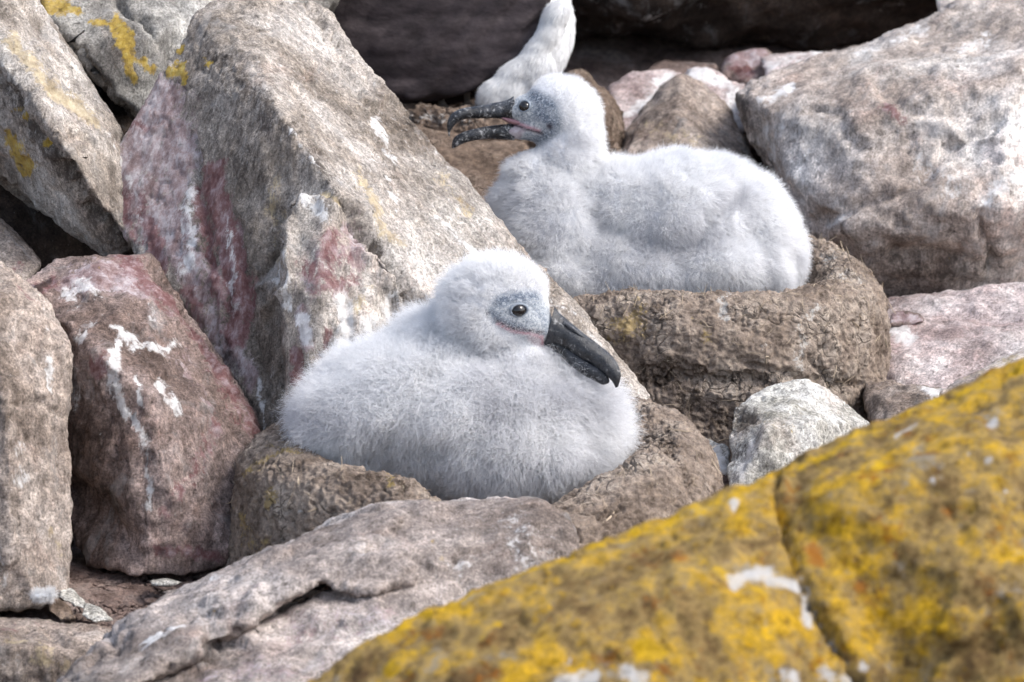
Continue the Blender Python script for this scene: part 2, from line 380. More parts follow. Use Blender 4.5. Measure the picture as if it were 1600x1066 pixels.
def ground_z(x, y):
    z = np.interp(y, [-6, -1.6, -0.6, -0.3, 0.0, 0.5, 1.3, 2.0, 3.0, 6.0, 20, 60], [-0.5, -0.3, -0.22, -0.02, -0.005, 0.04, 0.20, 0.32, 0.62, 1.9, 6, 12])
    return z
def build_ground():
    g = lambda lo, hi, n, far: np.concatenate([-np.geomspace(far, -lo * 1.02, 40), np.linspace(lo, hi, n), np.geomspace(hi * 1.02, far, 40)])
    xs = g(-0.9, 0.9, 260, 60); ys = np.concatenate([-np.geomspace(30, 0.82, 30), np.linspace(-0.8, 1.6, 340), np.geomspace(1.62, 60, 50)])
    X, Y = np.meshgrid(xs, ys); x = X.ravel(); y = Y.ravel()
    z = ground_z(x, y); p = np.stack([x, y, z], 1)
    z = z + 0.018 * fbm(p, 3, 3) + 0.006 * fbm(p, 14, 4, 0.6, 4) + 0.003 * fbm(p, 70, 3, 0.6, 9) + np.where(y > 3, 0.3 * fbm(p, 0.4, 3, 0.5, 2) * np.clip((y - 3) / 3, 0, 1), 0)
    me = bpy.data.meshes.new('ground'); nx, ny = len(xs), len(ys)
    i = np.arange(nx * ny).reshape(ny, nx)
    f = np.stack([i[:-1, :-1], i[:-1, 1:], i[1:, 1:], i[1:, :-1]], -1).reshape(-1, 4)
    me.from_pydata(np.stack([x, y, z], 1).tolist(), [], f.tolist()); smooth(me)
    o = link('ground', me, M_soil); tag(o, kind='structure'); o['label'] = 'reddish brown soil between the rocks'
    return o
ground = build_ground()

# --- tall leaning slab in the middle
slab_main = [(258, 105, .40), (300, 22, .42), (330, 2, .44), (400, -15, .48), (446, 2, .50), (560, 95, .50), (605, 145, .48), (700, 250, .45), (762, 318, .42), (850, 425, .40), (960, 555, .36), (1018, 618, .33),
             (410, 108, .31), (437, 178, .24), (525, 300, .17), (600, 430, .15), (660, 530, .14), (720, 640, .18), (900, 720, .24), (1000, 700, .30),
             (300, 130, .385), (345, 300, .285), (405, 480, .20), (430, 700, .14), (520, 760, .10), (320, 560, .23), (380, 640, .19), (400, 760, .17),
             (330, 60, .60), (300, 300, .62), (380, 700, .5), (560, 600, .55), (620, 300, .60), (450, 60, .62), (820, 640, .42)]
slab_pink = [(252, 112, .40), (225, 160, .40), (183, 230, .39), (170, 290, .38), (182, 345, .35), (212, 390, .32), (250, 440, .29), (300, 520, .26), (350, 590, .22), (400, 690, .18), (290, 160, .375), (310, 270, .315), (335, 400, .255), (385, 560, .19), (240, 250, .355), (300, 300, .6), (230, 250, .55), (360, 600, .45)]
slab_bulge = [(478, 312, .19), (515, 318, .165), (450, 345, .17), (440, 420, .135), (445, 520, .11), (455, 620, .09), (530, 345, .15), (560, 400, .14), (600, 440, .14), (625, 480, .15), (640, 560, .15), (560, 620, .09), (500, 380, .12), (500, 500, .085), (560, 500, .10), (520, 500, .35), (620, 640, .3), (450, 700, .12)]
slab_top = [(445, 12, .52), (462, 2, .53), (488, 0, .54), (520, 22, .54), (545, 62, .52), (600, 140, .50), (520, 120, .46), (460, 60, .47), (500, 60, .64), (560, 130, .60)]
slab_marks = [  # broad white: weathered pale grey that also paints the sunlit right face
    ('white', [(480, 90), (620, 260), (760, 420)], 90, 0.24), ('white', [(620, 260), (900, 520)], 60, 0.2), ('stain_shade', [(330, 150), (380, 200), (400, 260)], 48, 0.42), ('palepink', [(245, 160), (225, 260), (240, 350)], 62, 0.85), ('palepink', [(300, 420), (360, 600)], 30, 0.7), ('pink', [(180, 280), (215, 380)], 12, .8), ('palepink', [(480, 440), (540, 380)], 40, .6), ('pink', [(480, 420), (540, 400)], 26, .6), ('stain_shade', [(455, 200), (500, 260), (520, 290)], 20, .5),  # dark marks on the left facet: brown weathering plus painted shade
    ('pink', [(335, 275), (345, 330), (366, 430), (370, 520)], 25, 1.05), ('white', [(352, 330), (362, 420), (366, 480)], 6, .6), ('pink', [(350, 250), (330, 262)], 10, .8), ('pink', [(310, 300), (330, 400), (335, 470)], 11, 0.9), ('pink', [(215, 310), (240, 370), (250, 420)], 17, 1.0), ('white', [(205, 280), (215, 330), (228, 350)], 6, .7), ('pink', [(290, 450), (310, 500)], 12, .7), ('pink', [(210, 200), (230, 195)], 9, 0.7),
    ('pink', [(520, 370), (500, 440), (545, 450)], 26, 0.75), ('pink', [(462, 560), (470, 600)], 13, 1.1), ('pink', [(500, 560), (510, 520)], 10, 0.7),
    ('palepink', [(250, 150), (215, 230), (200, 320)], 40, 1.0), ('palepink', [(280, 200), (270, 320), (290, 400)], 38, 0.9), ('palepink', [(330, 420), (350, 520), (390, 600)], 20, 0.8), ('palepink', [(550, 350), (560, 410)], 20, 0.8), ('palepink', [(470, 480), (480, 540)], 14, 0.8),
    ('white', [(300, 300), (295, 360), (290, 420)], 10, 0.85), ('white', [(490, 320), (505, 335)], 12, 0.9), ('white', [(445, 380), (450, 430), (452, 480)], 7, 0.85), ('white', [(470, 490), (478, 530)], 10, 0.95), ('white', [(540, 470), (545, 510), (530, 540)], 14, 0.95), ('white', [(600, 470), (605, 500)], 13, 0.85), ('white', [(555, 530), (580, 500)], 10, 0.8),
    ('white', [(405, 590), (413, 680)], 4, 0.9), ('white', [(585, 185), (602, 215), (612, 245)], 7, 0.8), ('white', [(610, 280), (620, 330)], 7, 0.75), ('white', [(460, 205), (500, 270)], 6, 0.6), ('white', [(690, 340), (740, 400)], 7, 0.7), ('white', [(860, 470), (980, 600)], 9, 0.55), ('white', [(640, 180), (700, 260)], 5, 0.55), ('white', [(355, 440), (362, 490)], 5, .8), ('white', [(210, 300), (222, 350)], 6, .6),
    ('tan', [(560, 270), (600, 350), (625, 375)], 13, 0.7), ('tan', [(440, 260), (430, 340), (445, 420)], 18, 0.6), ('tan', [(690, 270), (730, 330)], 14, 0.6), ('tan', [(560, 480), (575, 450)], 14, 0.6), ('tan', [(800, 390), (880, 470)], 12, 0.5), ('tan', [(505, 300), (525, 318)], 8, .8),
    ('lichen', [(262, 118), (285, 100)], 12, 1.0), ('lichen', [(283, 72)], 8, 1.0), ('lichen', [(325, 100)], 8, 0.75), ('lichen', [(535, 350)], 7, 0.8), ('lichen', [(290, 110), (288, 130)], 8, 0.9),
    ('stain_shade', [(340, 90), (400, 150), (420, 200)], 32, 0.55), ('stain_shade', [(370, 240), (390, 280)], 22, 0.5), ('stain_shade', [(480, 230), (520, 280)], 14, 0.6), ('stain_shade', [(590, 380), (640, 460)], 12, 0.7), ('stain_shade', [(352, 560), (395, 640)], 16, 0.6),  # shaded left facet and lower gap darkened in colour, over brown weathering
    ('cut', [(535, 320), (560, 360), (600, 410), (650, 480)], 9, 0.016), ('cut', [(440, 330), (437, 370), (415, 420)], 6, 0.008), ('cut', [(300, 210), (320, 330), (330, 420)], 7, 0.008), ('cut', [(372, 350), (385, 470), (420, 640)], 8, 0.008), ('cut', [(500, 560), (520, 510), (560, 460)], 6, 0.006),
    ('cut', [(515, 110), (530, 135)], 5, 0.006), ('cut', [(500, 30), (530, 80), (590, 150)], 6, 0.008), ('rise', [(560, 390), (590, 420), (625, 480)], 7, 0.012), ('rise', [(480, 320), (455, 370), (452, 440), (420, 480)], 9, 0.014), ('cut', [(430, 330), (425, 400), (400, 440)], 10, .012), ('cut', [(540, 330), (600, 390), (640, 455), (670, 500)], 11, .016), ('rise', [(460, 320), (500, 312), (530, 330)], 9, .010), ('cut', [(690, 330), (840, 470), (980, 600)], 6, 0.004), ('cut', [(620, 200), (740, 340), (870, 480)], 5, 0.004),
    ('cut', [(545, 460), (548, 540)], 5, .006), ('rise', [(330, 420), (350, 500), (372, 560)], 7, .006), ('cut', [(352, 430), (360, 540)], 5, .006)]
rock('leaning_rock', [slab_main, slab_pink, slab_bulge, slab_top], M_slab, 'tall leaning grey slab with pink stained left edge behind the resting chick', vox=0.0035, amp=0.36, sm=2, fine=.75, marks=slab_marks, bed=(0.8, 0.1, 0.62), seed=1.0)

# --- upper left rocks
rock('rock', [with_back([(28, -60, .70), (345, -60, .75), (345, 5, .70), (300, 25, .68), (262, 105, .66), (215, 190, .60), (170, 150, .58), (100, 70, .60), (40, 20, .64), (230, 60, .60)], .35, .9), with_back([(345, -60, .9), (560, -60, .95), (520, 10, .9), (420, 20, .85), (330, 60, .85), (280, 140, .85)], .3, .9)],
     M_grey, 'pale grey rock with yellow lichen patches and a long crack at upper left', vox=0.006, amp=0.7, seed=9, bed=(0.8, 0.1, 0.6),
     marks=[('lichen', [(185, 30), (192, 60), (205, 85)], 14, 1.1), ('lichen', [(205, 85), (208, 130)], 8, 1.1), ('lichen', [(225, 90), (240, 105)], 8, 1.0), ('lichen', [(60, 5), (95, 5)], 14, 1.0), ('lichen', [(140, 30), (160, 32)], 9, 0.9), ('lichen', [(190, 183)], 8, 1), ('cut', [(40, -10), (95, 62), (120, 75), (150, 120), (205, 185)], 6, .035), ('cut', [(190, 0), (215, 30), (240, 60)], 4, .02), ('stain_shade', [(70, 30), (110, 100)], 12, .5), ('lichen', [(120, 12), (90, 0)], 8, .9)])
rock('rock', [with_back([(-80, -80, .42), (5, -80, .45), (22, 15, .44), (58, 85, .42), (120, 138, .42), (190, 200, .40), (186, 300, .36), (218, 392, .36), (170, 400, .38), (100, 335, .46), (40, 295, .50), (-80, 215, .52), (60, 170, .30), (110, 245, .29), (0, 100, .33), (160, 320, .31)], .22, .95)],
     M_slab, 'tan grey slanting rock over the dark hollow at the left edge', vox=0.005, amp=0.6, seed=21, bed=(0.7, 0.1, 0.7),
     marks=[('lichen', [(40, 180)], 9, 1.0), ('lichen', [(10, 215), (40, 260)], 14, 1.0), ('lichen', [(75, 225)], 7, 1.0), ('lichen', [(25, 170)], 6, .8), ('tan', [(20, 60), (70, 130), (150, 190)], 16, .8), ('cut', [(105, 260), (130, 310), (180, 360), (215, 390)], 6, .02), ('cut', [(0, 120), (70, 215), (110, 260)], 5, .01), ('stain_shade', [(10, 140), (100, 270), (180, 370)], 22, .6), ('white', [(170, 210), (190, 260)], 6, .5)])  # dark band paints the shade of the down-turned lower face
rock('rock', [with_back([(-60, 330, .42), (5, 345, .40), (40, 380, .38), (68, 410, .36), (40, 450, .32), (-60, 460, .30)], .25)], M_brown, 'small rounded rock at the mouth of the dark hollow', vox=0.006, amp=.5, seed=30, marks=[('lichen', [(5, 365)], 10, .5), ('pink', [(30, 420)], 14, .7)])
rock('rock', [with_back([(-300, 50, .72), (150, 50, .85), (330, 200, 0.8), (380, 500, 0.72), (300, 700, 0.6), (-300, 700, .6)], .5)], M_shadedr, 'rock added behind the left slabs to keep the hollow dark', vox=0.012, amp=1.0, seed=33)  # backing rock added to close the gap against sky light

# --- left column
rock('rock', [with_back([(-120, 380, -.02), (-20, 405, -.04), (28, 430, -.06), (72, 470, -.07), (104, 530, -.08), (110, 600, -.09), (96, 700, -.11), (94, 760, -.12), (104, 850, -.13), (102, 930, -.15), (60, 950, -.18), (-120, 960, -.2), (-20, 480, -.14), (10, 640, -.20), (20, 850, -.22)], .24, .85)],
     M_brown, 'big rounded brown boulder standing at the left edge', vox=0.0042, amp=.55, seed=41, bed=(1, 0, .1),
     marks=[('white', [(78, 560), (88, 610)], 5, .8), ('white', [(30, 700), (28, 760)], 8, .6), ('white', [(50, 790), (60, 840)], 4, .6), ('white', [(0, 870), (10, 920)], 4, .8), ('tan', [(80, 830), (95, 870)], 10, .6), ('cut', [(0, 628), (60, 632), (105, 650)], 5, .006), ('stain_shade', [(30, 760), (30, 820)], 8, .4), ('white', [(70, 470), (78, 520)], 4, .6), ('pink', [(60, 470), (30, 450)], 10, .5)])
rock('rock', [with_back([(36, 440, .14), (50, 425, .16), (80, 398, .18), (150, 402, .16), (235, 402, .20), (270, 460, .20), (310, 520, .17), (350, 570, .17), (400, 650, .12), (412, 692, .1), (375, 740, .06), (362, 880, .0), (290, 900, -.03), (200, 900, -.03), (140, 880, .02), (100, 790, .06), (93, 640, .04), (108, 570, .04), (60, 480, .12), (160, 560, -.01), (230, 620, -.03), (260, 760, -.05), (160, 700, -.01)], .26, .85)],
     M_red, 'reddish brown boulder streaked with white guano left of the nest', vox=0.0038, amp=.6, seed=52, bed=(0.9, 0, -.5),
     marks=[('white', [(180, 510), (215, 545), (270, 540)], 8, 1.0), ('white', [(180, 530), (175, 600), (200, 650), (228, 700)], 9, 1.0), ('white', [(228, 700), (238, 750), (233, 800)], 4.5, 1.05), ('white', [(250, 595), (280, 640)], 8, .95), ('white', [(110, 460), (135, 440), (150, 455)], 11, .9), ('white', [(140, 500), (120, 530)], 8, .8), ('white', [(230, 480), (240, 505)], 6, .6), ('white', [(210, 590), (222, 630)], 5, .8), ('white', [(120, 580), (118, 640)], 8, .5),
            ('pink', [(150, 575)], 16, 1.1), ('pink', [(95, 620), (98, 680)], 12, .9), ('pink', [(190, 405), (300, 500), (360, 600), (400, 660)], 24, .8), ('pink', [(60, 450), (85, 430)], 14, 1.0), ('pink', [(340, 650), (300, 750), (250, 800)], 18, .55), ('palepink', [(110, 440), (180, 430), (220, 450)], 26, .9), ('palepink', [(280, 560), (330, 640)], 20, .5), ('pink', [(250, 860), (340, 870)], 16, .8),
            ('stain_shade', [(80, 430), (60, 450)], 9, .9), ('stain_shade', [(120, 700), (180, 800)], 22, .5), ('cut', [(240, 410), (275, 460), (320, 530), (340, 570)], 8, .012), ('cut', [(100, 760), (140, 790), (200, 850)], 26, .02), ('rise', [(200, 700), (230, 850)], 20, .008)])  # lower-left dark mark paints shade on the side facing down
# --- bottom left
rock('rock', [with_back([(-120, 955, -.22), (60, 962, -.22), (172, 985, -.24), (196, 1010, -.27), (130, 1090, -.30), (-120, 1150, -.34), (20, 1010, -.34), (120, 1020, -.32)], .14, .9)],
     M_brown, 'low flat rock with a pale whitish side at the bottom left corner', vox=0.005, amp=.5, seed=60, marks=[('white', [(0, 1040), (30, 1030)], 22, .5), ('tan', [(60, 1030), (95, 1040)], 22, .7), ('tan', [(10, 1000), (80, 1010)], 10, .6), ('cut', [(0, 990), (60, 985), (100, 1000)], 4, .006), ('pink', [(10, 975), (100, 980)], 14, .4)])
rock('stone', [with_back([(98, 912, -.13), (112, 918, -.15), (132, 940, -.17), (140, 955, -.18), (118, 948, -.2), (92, 935, -.18), (92, 920, -.16)], .04)], M_white, 'angular pale stone lying between the two left boulders', cat='stone', chip=.25, vox=.0025, amp=.15, seed=61, fine=.5)
rock('stone', [with_back([(132, 942, -.18), (160, 950, -.19), (178, 970, -.21), (150, 974, -.22), (128, 962, -.21)], .03)], M_white, 'flat whitish stone beside the bottom left rock', cat='stone', chip=.25, vox=.0025, amp=.15, seed=62, fine=.5)
rock('stone', [with_back([(80, 930, -.2), (110, 948, -.2), (120, 965, -.22), (96, 972, -.23), (76, 955, -.22)], .03)], M_mud2, 'brown clod next to the tuft of white down', cat='stone', chip=.25, vox=.0025, amp=.2, seed=63, fine=.6)
rock('stone', [with_back([(232, 908, -.08), (262, 904, -.08), (288, 910, -.09), (262, 916, -.1), (236, 914, -.1)], .03)], M_white, 'thin pale chip lying on the soil by the red boulder', cat='stone', chip=.25, vox=.0025, amp=.1, seed=64, fine=.4)
rock('stone', [with_back([(255, 925, -.12), (300, 918, -.12), (322, 925, -.13), (290, 940, -.14), (258, 938, -.14)], .03)], M_long, 'flat pinkish stone half hidden behind the long foreground rock', cat='stone', chip=.25, vox=.0025, amp=.1, seed=65, fine=.4)

# --- long foreground rock
rock('rock', [with_back([(60, 1110, -.62), (110, 1050, -.55), (170, 992, -.50), (250, 945, -.475), (330, 905, -.46), (480, 838, -.43), (600, 795, -.41), (640, 800, -.44), (560, 866, -.50), (505, 905, -.525), (400, 962, -.555), (250, 1040, -.60), (120, 1130, -.66), (330, 960, -.55), (470, 880, -.505)], .22, .9),
              with_back([(560, 815, -.42), (640, 790, -.40), (700, 784, -.39), (790, 780, -.385), (850, 787, -.39), (885, 810, -.40), (908, 848, -.43), (925, 1000, -.52), (640, 900, -.50), (530, 890, -.49), (600, 860, -.485), (720, 850, -.475), (830, 850, -.47)], .2, .9),
              [(500, 903, -.52), (545, 872, -.505), (600, 865, -.505), (650, 885, -.51), (655, 908, -.515), (580, 925, -.53), (520, 925, -.53), (580, 900, -.44)],
              with_back([(235, 1058, -.55), (400, 978, -.52), (520, 925, -.50), (660, 912, -.495), (900, 930, -.50), (930, 1300, -.80), (60, 1300, -.80), (100, 1130, -.62), (450, 1030, -.60), (700, 1000, -.585), (300, 1110, -.64), (620, 940, -.53)], .2, .9)],
     M_long, 'long pinkish grey rock lying diagonally in front of the nest', vox=.005, amp=.6, seed=70, bed=(-.45, -.3, .85),
     marks=[('cut', [(165, 985), (185, 1010)], 7, .012), ('cut', [(290, 965), (370, 955)], 8, .008), ('cut', [(430, 1010), (520, 970), (560, 968)], 7, .006), ('white', [(225, 1010), (240, 1000), (285, 980)], 6, 1.0), ('white', [(335, 905)], 9, .8), ('white', [(565, 860)], 8, .8), ('white', [(850, 890), (800, 830)], 34, .55), ('white', [(720, 880), (770, 860)], 26, .45), ('tan', [(690, 870)], 6, .7), ('stain_shade', [(330, 960), (480, 910)], 14, .45), ('stain_shade', [(230, 1040), (400, 985)], 14, .5), ('palepink', [(450, 980), (600, 960)], 40, .5), ('palepink', [(300, 1060), (500, 1040)], 30, .5), ('cut', [(110, 1060), (200, 1000)], 5, .012)])  # dark marks paint the shadow under the upper lobe
# --- lichen covered rocks right foreground
LA = [(420, 1110, -1.35), (480, 1066, -1.34), (560, 1008, -1.32), (700, 938, -1.28), (820, 888, -1.25), (905, 855, -1.23), (1000, 822, -1.2), (1090, 785, -1.18), (1160, 756, -1.17), (1222, 740, -1.16), (1252, 830, -1.22), (1290, 950, -1.30), (1350, 1066, -1.37), (1400, 1300, -1.5), (420, 1300, -1.55), (900, 950, -1.42), (1100, 900, -1.42), (1000, 1080, -1.55), (700, 1060, -1.5), (1240, 1000, -1.45), (700, 1250, -1.0), (1100, 1000, -.9), (1200, 860, -1.0)]
LB = [(1190, 756, -1.10), (1250, 722, -1.12), (1350, 664, -1.1), (1440, 630, -1.08), (1520, 600, -1.06), (1600, 562, -1.05), (1720, 510, -1.05), (1720, 1300, -1.4), (1380, 1300, -1.45), (1320, 1050, -1.38), (1245, 920, -1.29), (1205, 830, -1.20), (1300, 780, -1.28), (1450, 720, -1.28), (1600, 700, -1.28), (1500, 900, -1.42), (1650, 1000, -1.45), (1500, 900, -.85), (1700, 700, -.8), (1300, 900, -.95)]
flat = lambda L: [(x, y, -1.15 + (d + 1.15) * .5 if d < -1.15 else d) for x, y, d in L]
LC = [(1130, 772, -1.15), (1215, 742, -1.14), (1290, 705, -1.10), (1310, 860, -1.30), (1330, 960, -1.395), (1180, 860, -1.325), (1200, 960, -1.40), (1260, 1066, -1.465), (1400, 1066, -1.465), (1300, 1300, -1.54), (1150, 1000, -1.44), (1250, 850, -1.0), (1250, 1100, -1.0), (1240, 800, -1.225)]
rock('lichen_rock', [flat(LA), flat(LB), flat(LC)], M_lichen, 'large foreground boulder covered in yellow and orange lichen', vox=.0055, amp=.4, seed=80, sm=5,
     marks=[('cut', [(1212, 735), (1222, 800), (1240, 860), (1262, 930), (1300, 1000), (1345, 1066)], 5.5, .020), ('white', [(1250, 880), (1262, 925), (1300, 1000)], 6, .7), ('white', [(1150, 905), (1190, 895), (1240, 915)], 12, .95), ('white', [(1255, 930), (1262, 965)], 9, 1.0), ('white', [(1290, 1040), (1330, 1066)], 14, .9), ('white', [(870, 1066), (920, 1062)], 16, .95), ('white', [(980, 1045), (1010, 1060)], 14, .9), ('white', [(1230, 1066), (1240, 1060)], 14, .9),
            ('white', [(1405, 680), (1430, 665)], 7, 1.0), ('white', [(1455, 752)], 8, 1.1), ('white', [(1548, 722)], 8, 1.1), ('white', [(1570, 765)], 7, 1.1), ('white', [(1550, 662)], 10, 1.0), ('white', [(1150, 785)], 8, .9), ('white', [(1510, 710)], 6, .8), ('white', [(885, 1032)], 6, .9), ('white', [(1350, 1040)], 12, .8), ('white', [(1070, 802)], 7, .7),
            ('tan', [(560, 1010), (800, 900), (1000, 830), (1200, 750)], 15, .62), ('tan', [(1260, 725), (1400, 650), (1600, 575)], 16, .6), ('tan', [(1000, 1015), (1030, 1025)], 22, .9), ('tan', [(1370, 735)], 14, .9), ('tan', [(780, 980), (760, 1000)], 16, .6), ('tan', [(660, 1010), (600, 1050)], 16, .6), ('tan', [(1190, 920), (1100, 880)], 14, .6),
            ('stain_shade', [(900, 930), (980, 960), (930, 1010)], 40, .45), ('stain_shade', [(1450, 720), (1460, 760)], 30, .5), ('stain_shade', [(1540, 900), (1550, 950)], 30, .4), ('stain_shade', [(1240, 790), (1250, 830)], 22, .5), ('pink', [(1270, 850), (1280, 880)], 18, .7), ('pink', [(1440, 770), (1500, 800)], 22, .5), ('pink', [(1060, 870)], 20, .6)])  # dark mark right of the crack paints the shade of the step

# --- right side
rock('rock', [with_back([(1140, 645, .24), (1165, 620, .27), (1205, 598, .30), (1262, 592, .31), (1290, 610, .32), (1312, 628, .32), (1360, 662, .30), (1330, 720, .24), (1230, 770, .16), (1140, 780, .16), (1136, 700, .20), (1200, 670, .16), (1270, 660, .20)], .1, .8)],
     M_white, 'pointed whitish grey rock wedged between the two nests', chip=.3, vox=.0033, amp=.4, seed=90, marks=[('stain_shade', [(1150, 660), (1165, 650)], 20, .8), ('stain_shade', [(1150, 720), (1170, 700)], 20, .5), ('white', [(1180, 690), (1160, 745)], 6, .9), ('white', [(1250, 620), (1330, 665)], 16, .6), ('lichen', [(1200, 660), (1240, 670)], 16, .35), ('cut', [(1150, 655), (1180, 650)], 10, .006)])  # shade of the left side is put into its dark marks
rock('stone', [with_back([(1098, 682, .28), (1120, 690, .26), (1140, 700, .25), (1138, 745, .22), (1110, 740, .22), (1090, 700, .26)], .06)], M_white, 'small white stone tucked behind the front nest', cat='stone', vox=.003, amp=.2, seed=91, marks=[('white', [(1110, 700), (1130, 730)], 20, .9)])
rock('rock', [with_back([(1146, 150, 1.15), (1170, 128, 1.15), (1230, 118, 1.15), (1330, 85, 1.18), (1390, 55, 1.2), (1440, 32, 1.22), (1520, 10, 1.25), (1760, -80, 1.3), (1800, 420, 1.0), (1600, 442, .98), (1530, 455, .97), (1440, 495, .96), (1395, 480, .96), (1330, 400, .95), (1270, 372, .98), (1215, 275, 1.05), (1165, 200, 1.12), (1195, 175, 1.03), (1245, 290, .95), (1330, 200, .93), (1450, 150, .92), (1600, 110, .92), (1420, 330, .85), (1560, 320, .83), (1700, 300, .85), (1330, 360, .88)], .5, .9)],
     M_tanr, 'huge pale tan boulder filling the upper right behind the open beaked chick', vox=.0065, amp=.9, seed=100, bed=(-.4, 0.2, .9),
     marks=[('white', [(1185, 160), (1240, 135)], 8, .9), ('white', [(1290, 355), (1320, 335)], 8, 1.0), ('white', [(1500, 90), (1540, 60)], 20, .55), ('white', [(1440, 250), (1500, 280)], 24, .55), ('white', [(1540, 330), (1560, 290), (1600, 270)], 14, .8), ('white', [(1190, 200), (1210, 240), (1240, 180)], 20, .5), ('pink', [(1390, 165), (1410, 185)], 16, .75), ('white', [(1340, 85), (1440, 40)], 9, .7), ('pink', [(1240, 245)], 7, .6), ('tan', [(1530, 340)], 18, .4),
            ('stain_shade', [(1153, 150), (1170, 210), (1205, 268)], 13, .7), ('stain_shade', [(1330, 170), (1350, 230), (1300, 180)], 14, .4), ('stain_shade', [(1380, 400), (1470, 430), (1560, 400)], 26, .5), ('stain_shade', [(1440, 320), (1500, 370)], 18, .35), ('cut', [(1290, 340), (1400, 300), (1520, 210), (1600, 170)], 12, .014), ('cut', [(1270, 170), (1310, 180), (1340, 230)], 10, .010), ('cut', [(1540, 330), (1550, 430)], 6, .02), ('cut', [(1400, 390), (1500, 400)], 14, .014), ('cut', [(1370, 130), (1420, 170), (1480, 180)], 9, .008)])  # dark left edge paints the shaded face of the boulder
rock('rock', [with_back([(1452, -30, 1.5), (1460, 20, 1.45), (1470, 34, 1.45), (1530, 30, 1.4), (1640, -40, 1.5)], .2)], M_tanr, 'small pale rock peeking over the huge tan boulder', vox=.008, amp=.4, seed=101)
rock('rock', [with_back([(1378, 470, .80), (1400, 505, .74), (1440, 505, .74), (1500, 470, .75), (1540, 450, .76), (1600, 440, .78), (1720, 440, .78), (1720, 640, .5), (1480, 660, .48), (1380, 640, .55), (1384, 560, .62), (1500, 540, .60), (1600, 540, .58)], .2, .9)],
     M_pinkr, 'smooth pale pink rock right of the rear nest', vox=.006, amp=.5, seed=110, marks=[('pink', [(1400, 492), (1425, 500)], 10, .95), ('white', [(1395, 515), (1420, 530)], 14, .9), ('cut', [(1440, 500), (1520, 490), (1600, 510)], 10, .006)])
rock('rock', [with_back([(1395, 488, .72), (1415, 486, .72), (1438, 492, .71), (1445, 502, .70), (1410, 512, .7), (1390, 508, .7)], .06)], M_red, 'small deep pink stone on the pale pink rock', cat='stone', vox=.004, amp=.15, seed=111, marks=[('palepink', [(1400, 492), (1440, 500)], 14, .9)])
rock('rock', [with_back([(1470, 612, .2), (1500, 590, .22), (1560, 562, .24), (1600, 542, .25), (1720, 510, .25), (1720, 700, .1), (1470, 700, .1), (1560, 600, .16)], .15)], M_tanr, 'low beige rock between the lichen boulder and pale pink rock', vox=.005, amp=.4, seed=112, marks=[('tan', [(1510, 590), (1590, 550)], 12, .5), ('white', [(1590, 540)], 10, .8)])
rock('rock', [with_back([(1350, 600, .50), (1385, 598, .48), (1430, 602, .45), (1490, 608, .42), (1500, 680, .3), (1360, 700, .35), (1400, 640, .38)], .12)], M_brown, 'dark brown crumbly rock at the foot of the rear nest', vox=.005, amp=.5, seed=113, marks=[('white', [(1450, 612), (1475, 615)], 9, 1.0), ('stain_shade', [(1390, 610), (1430, 620)], 14, .5)])

# --- background between chick and boulder
rock('rock', [with_back([(970, 215, 1.25), (1005, 180, 1.27), (1040, 135, 1.3), (1062, 120, 1.3), (1095, 135, 1.3), (1130, 170, 1.28), (1150, 215, 1.22), (1185, 270, 1.15), (1180, 330, 1.0), (1000, 330, 1.0), (960, 260, 1.1), (1060, 170, 1.18), (1080, 240, 1.08)], .25, .85)], M_brown, 'brown peaked rock behind the back of the open beaked chick', vox=.006, amp=.8, seed=120, marks=[('tan', [(1010, 195), (1090, 230)], 20, .5), ('white', [(1160, 220), (1170, 240)], 9, .6)])
rock('rock', [with_back([(945, 135, 1.55), (985, 118, 1.55), (1050, 112, 1.6), (1080, 130, 1.55), (1070, 200, 1.4), (960, 220, 1.4), (940, 180, 1.45)], .25)], M_pinkr, 'pale pink rock with a white streak behind the brown peaked rock', vox=.008, amp=.5, seed=121, marks=[('white', [(975, 175), (1010, 165), (1045, 120)], 9, 1.0), ('pink', [(1030, 115)], 12, .6)])
rock('rock', [with_back([(1055, 130, 1.5), (1072, 108, 1.52), (1100, 104, 1.52), (1130, 115, 1.5), (1165, 130, 1.48), (1175, 200, 1.38), (1120, 230, 1.35), (1075, 180, 1.38)], .25)], M_pinkr, 'white crusted rock touching the left side of the tan boulder', vox=.008, amp=.6, seed=122, marks=[('white', [(1070, 120), (1110, 112), (1130, 122)], 14, 1.1), ('white', [(1145, 135), (1150, 200)], 12, .9)])
rock('rock', [with_back([(1125, 120, 1.62), (1135, 95, 1.65), (1165, 82, 1.67), (1200, 85, 1.67), (1215, 120, 1.6), (1170, 140, 1.55)], .2)], M_red, 'rounded dark pink rock beyond the tan boulder', vox=.008, amp=.4, seed=123, marks=[('palepink', [(1140, 95), (1190, 85)], 16, 1.0), ('pink', [(1145, 110), (1170, 115)], 14, .9)])
rock('rock', [with_back([(1185, 90, 1.6), (1240, 84, 1.62), (1300, 84, 1.62), (1340, 78, 1.62), (1360, 110, 1.5), (1200, 140, 1.5)], .2)], M_pinkr, 'flat whitish pink rock running behind the top of the tan boulder', vox=.008, amp=.5, seed=124, marks=[('white', [(1190, 100), (1320, 85)], 10, .8)])
rock('rock', [with_back([(1010, 105, 1.72), (1035, 97, 1.74), (1080, 98, 1.74), (1130, 100, 1.72), (1130, 130, 1.6), (1010, 130, 1.6)], .15)], M_red, 'low dusky pink rock at the edge of the dark overhang', vox=.008, amp=.4, seed=125)
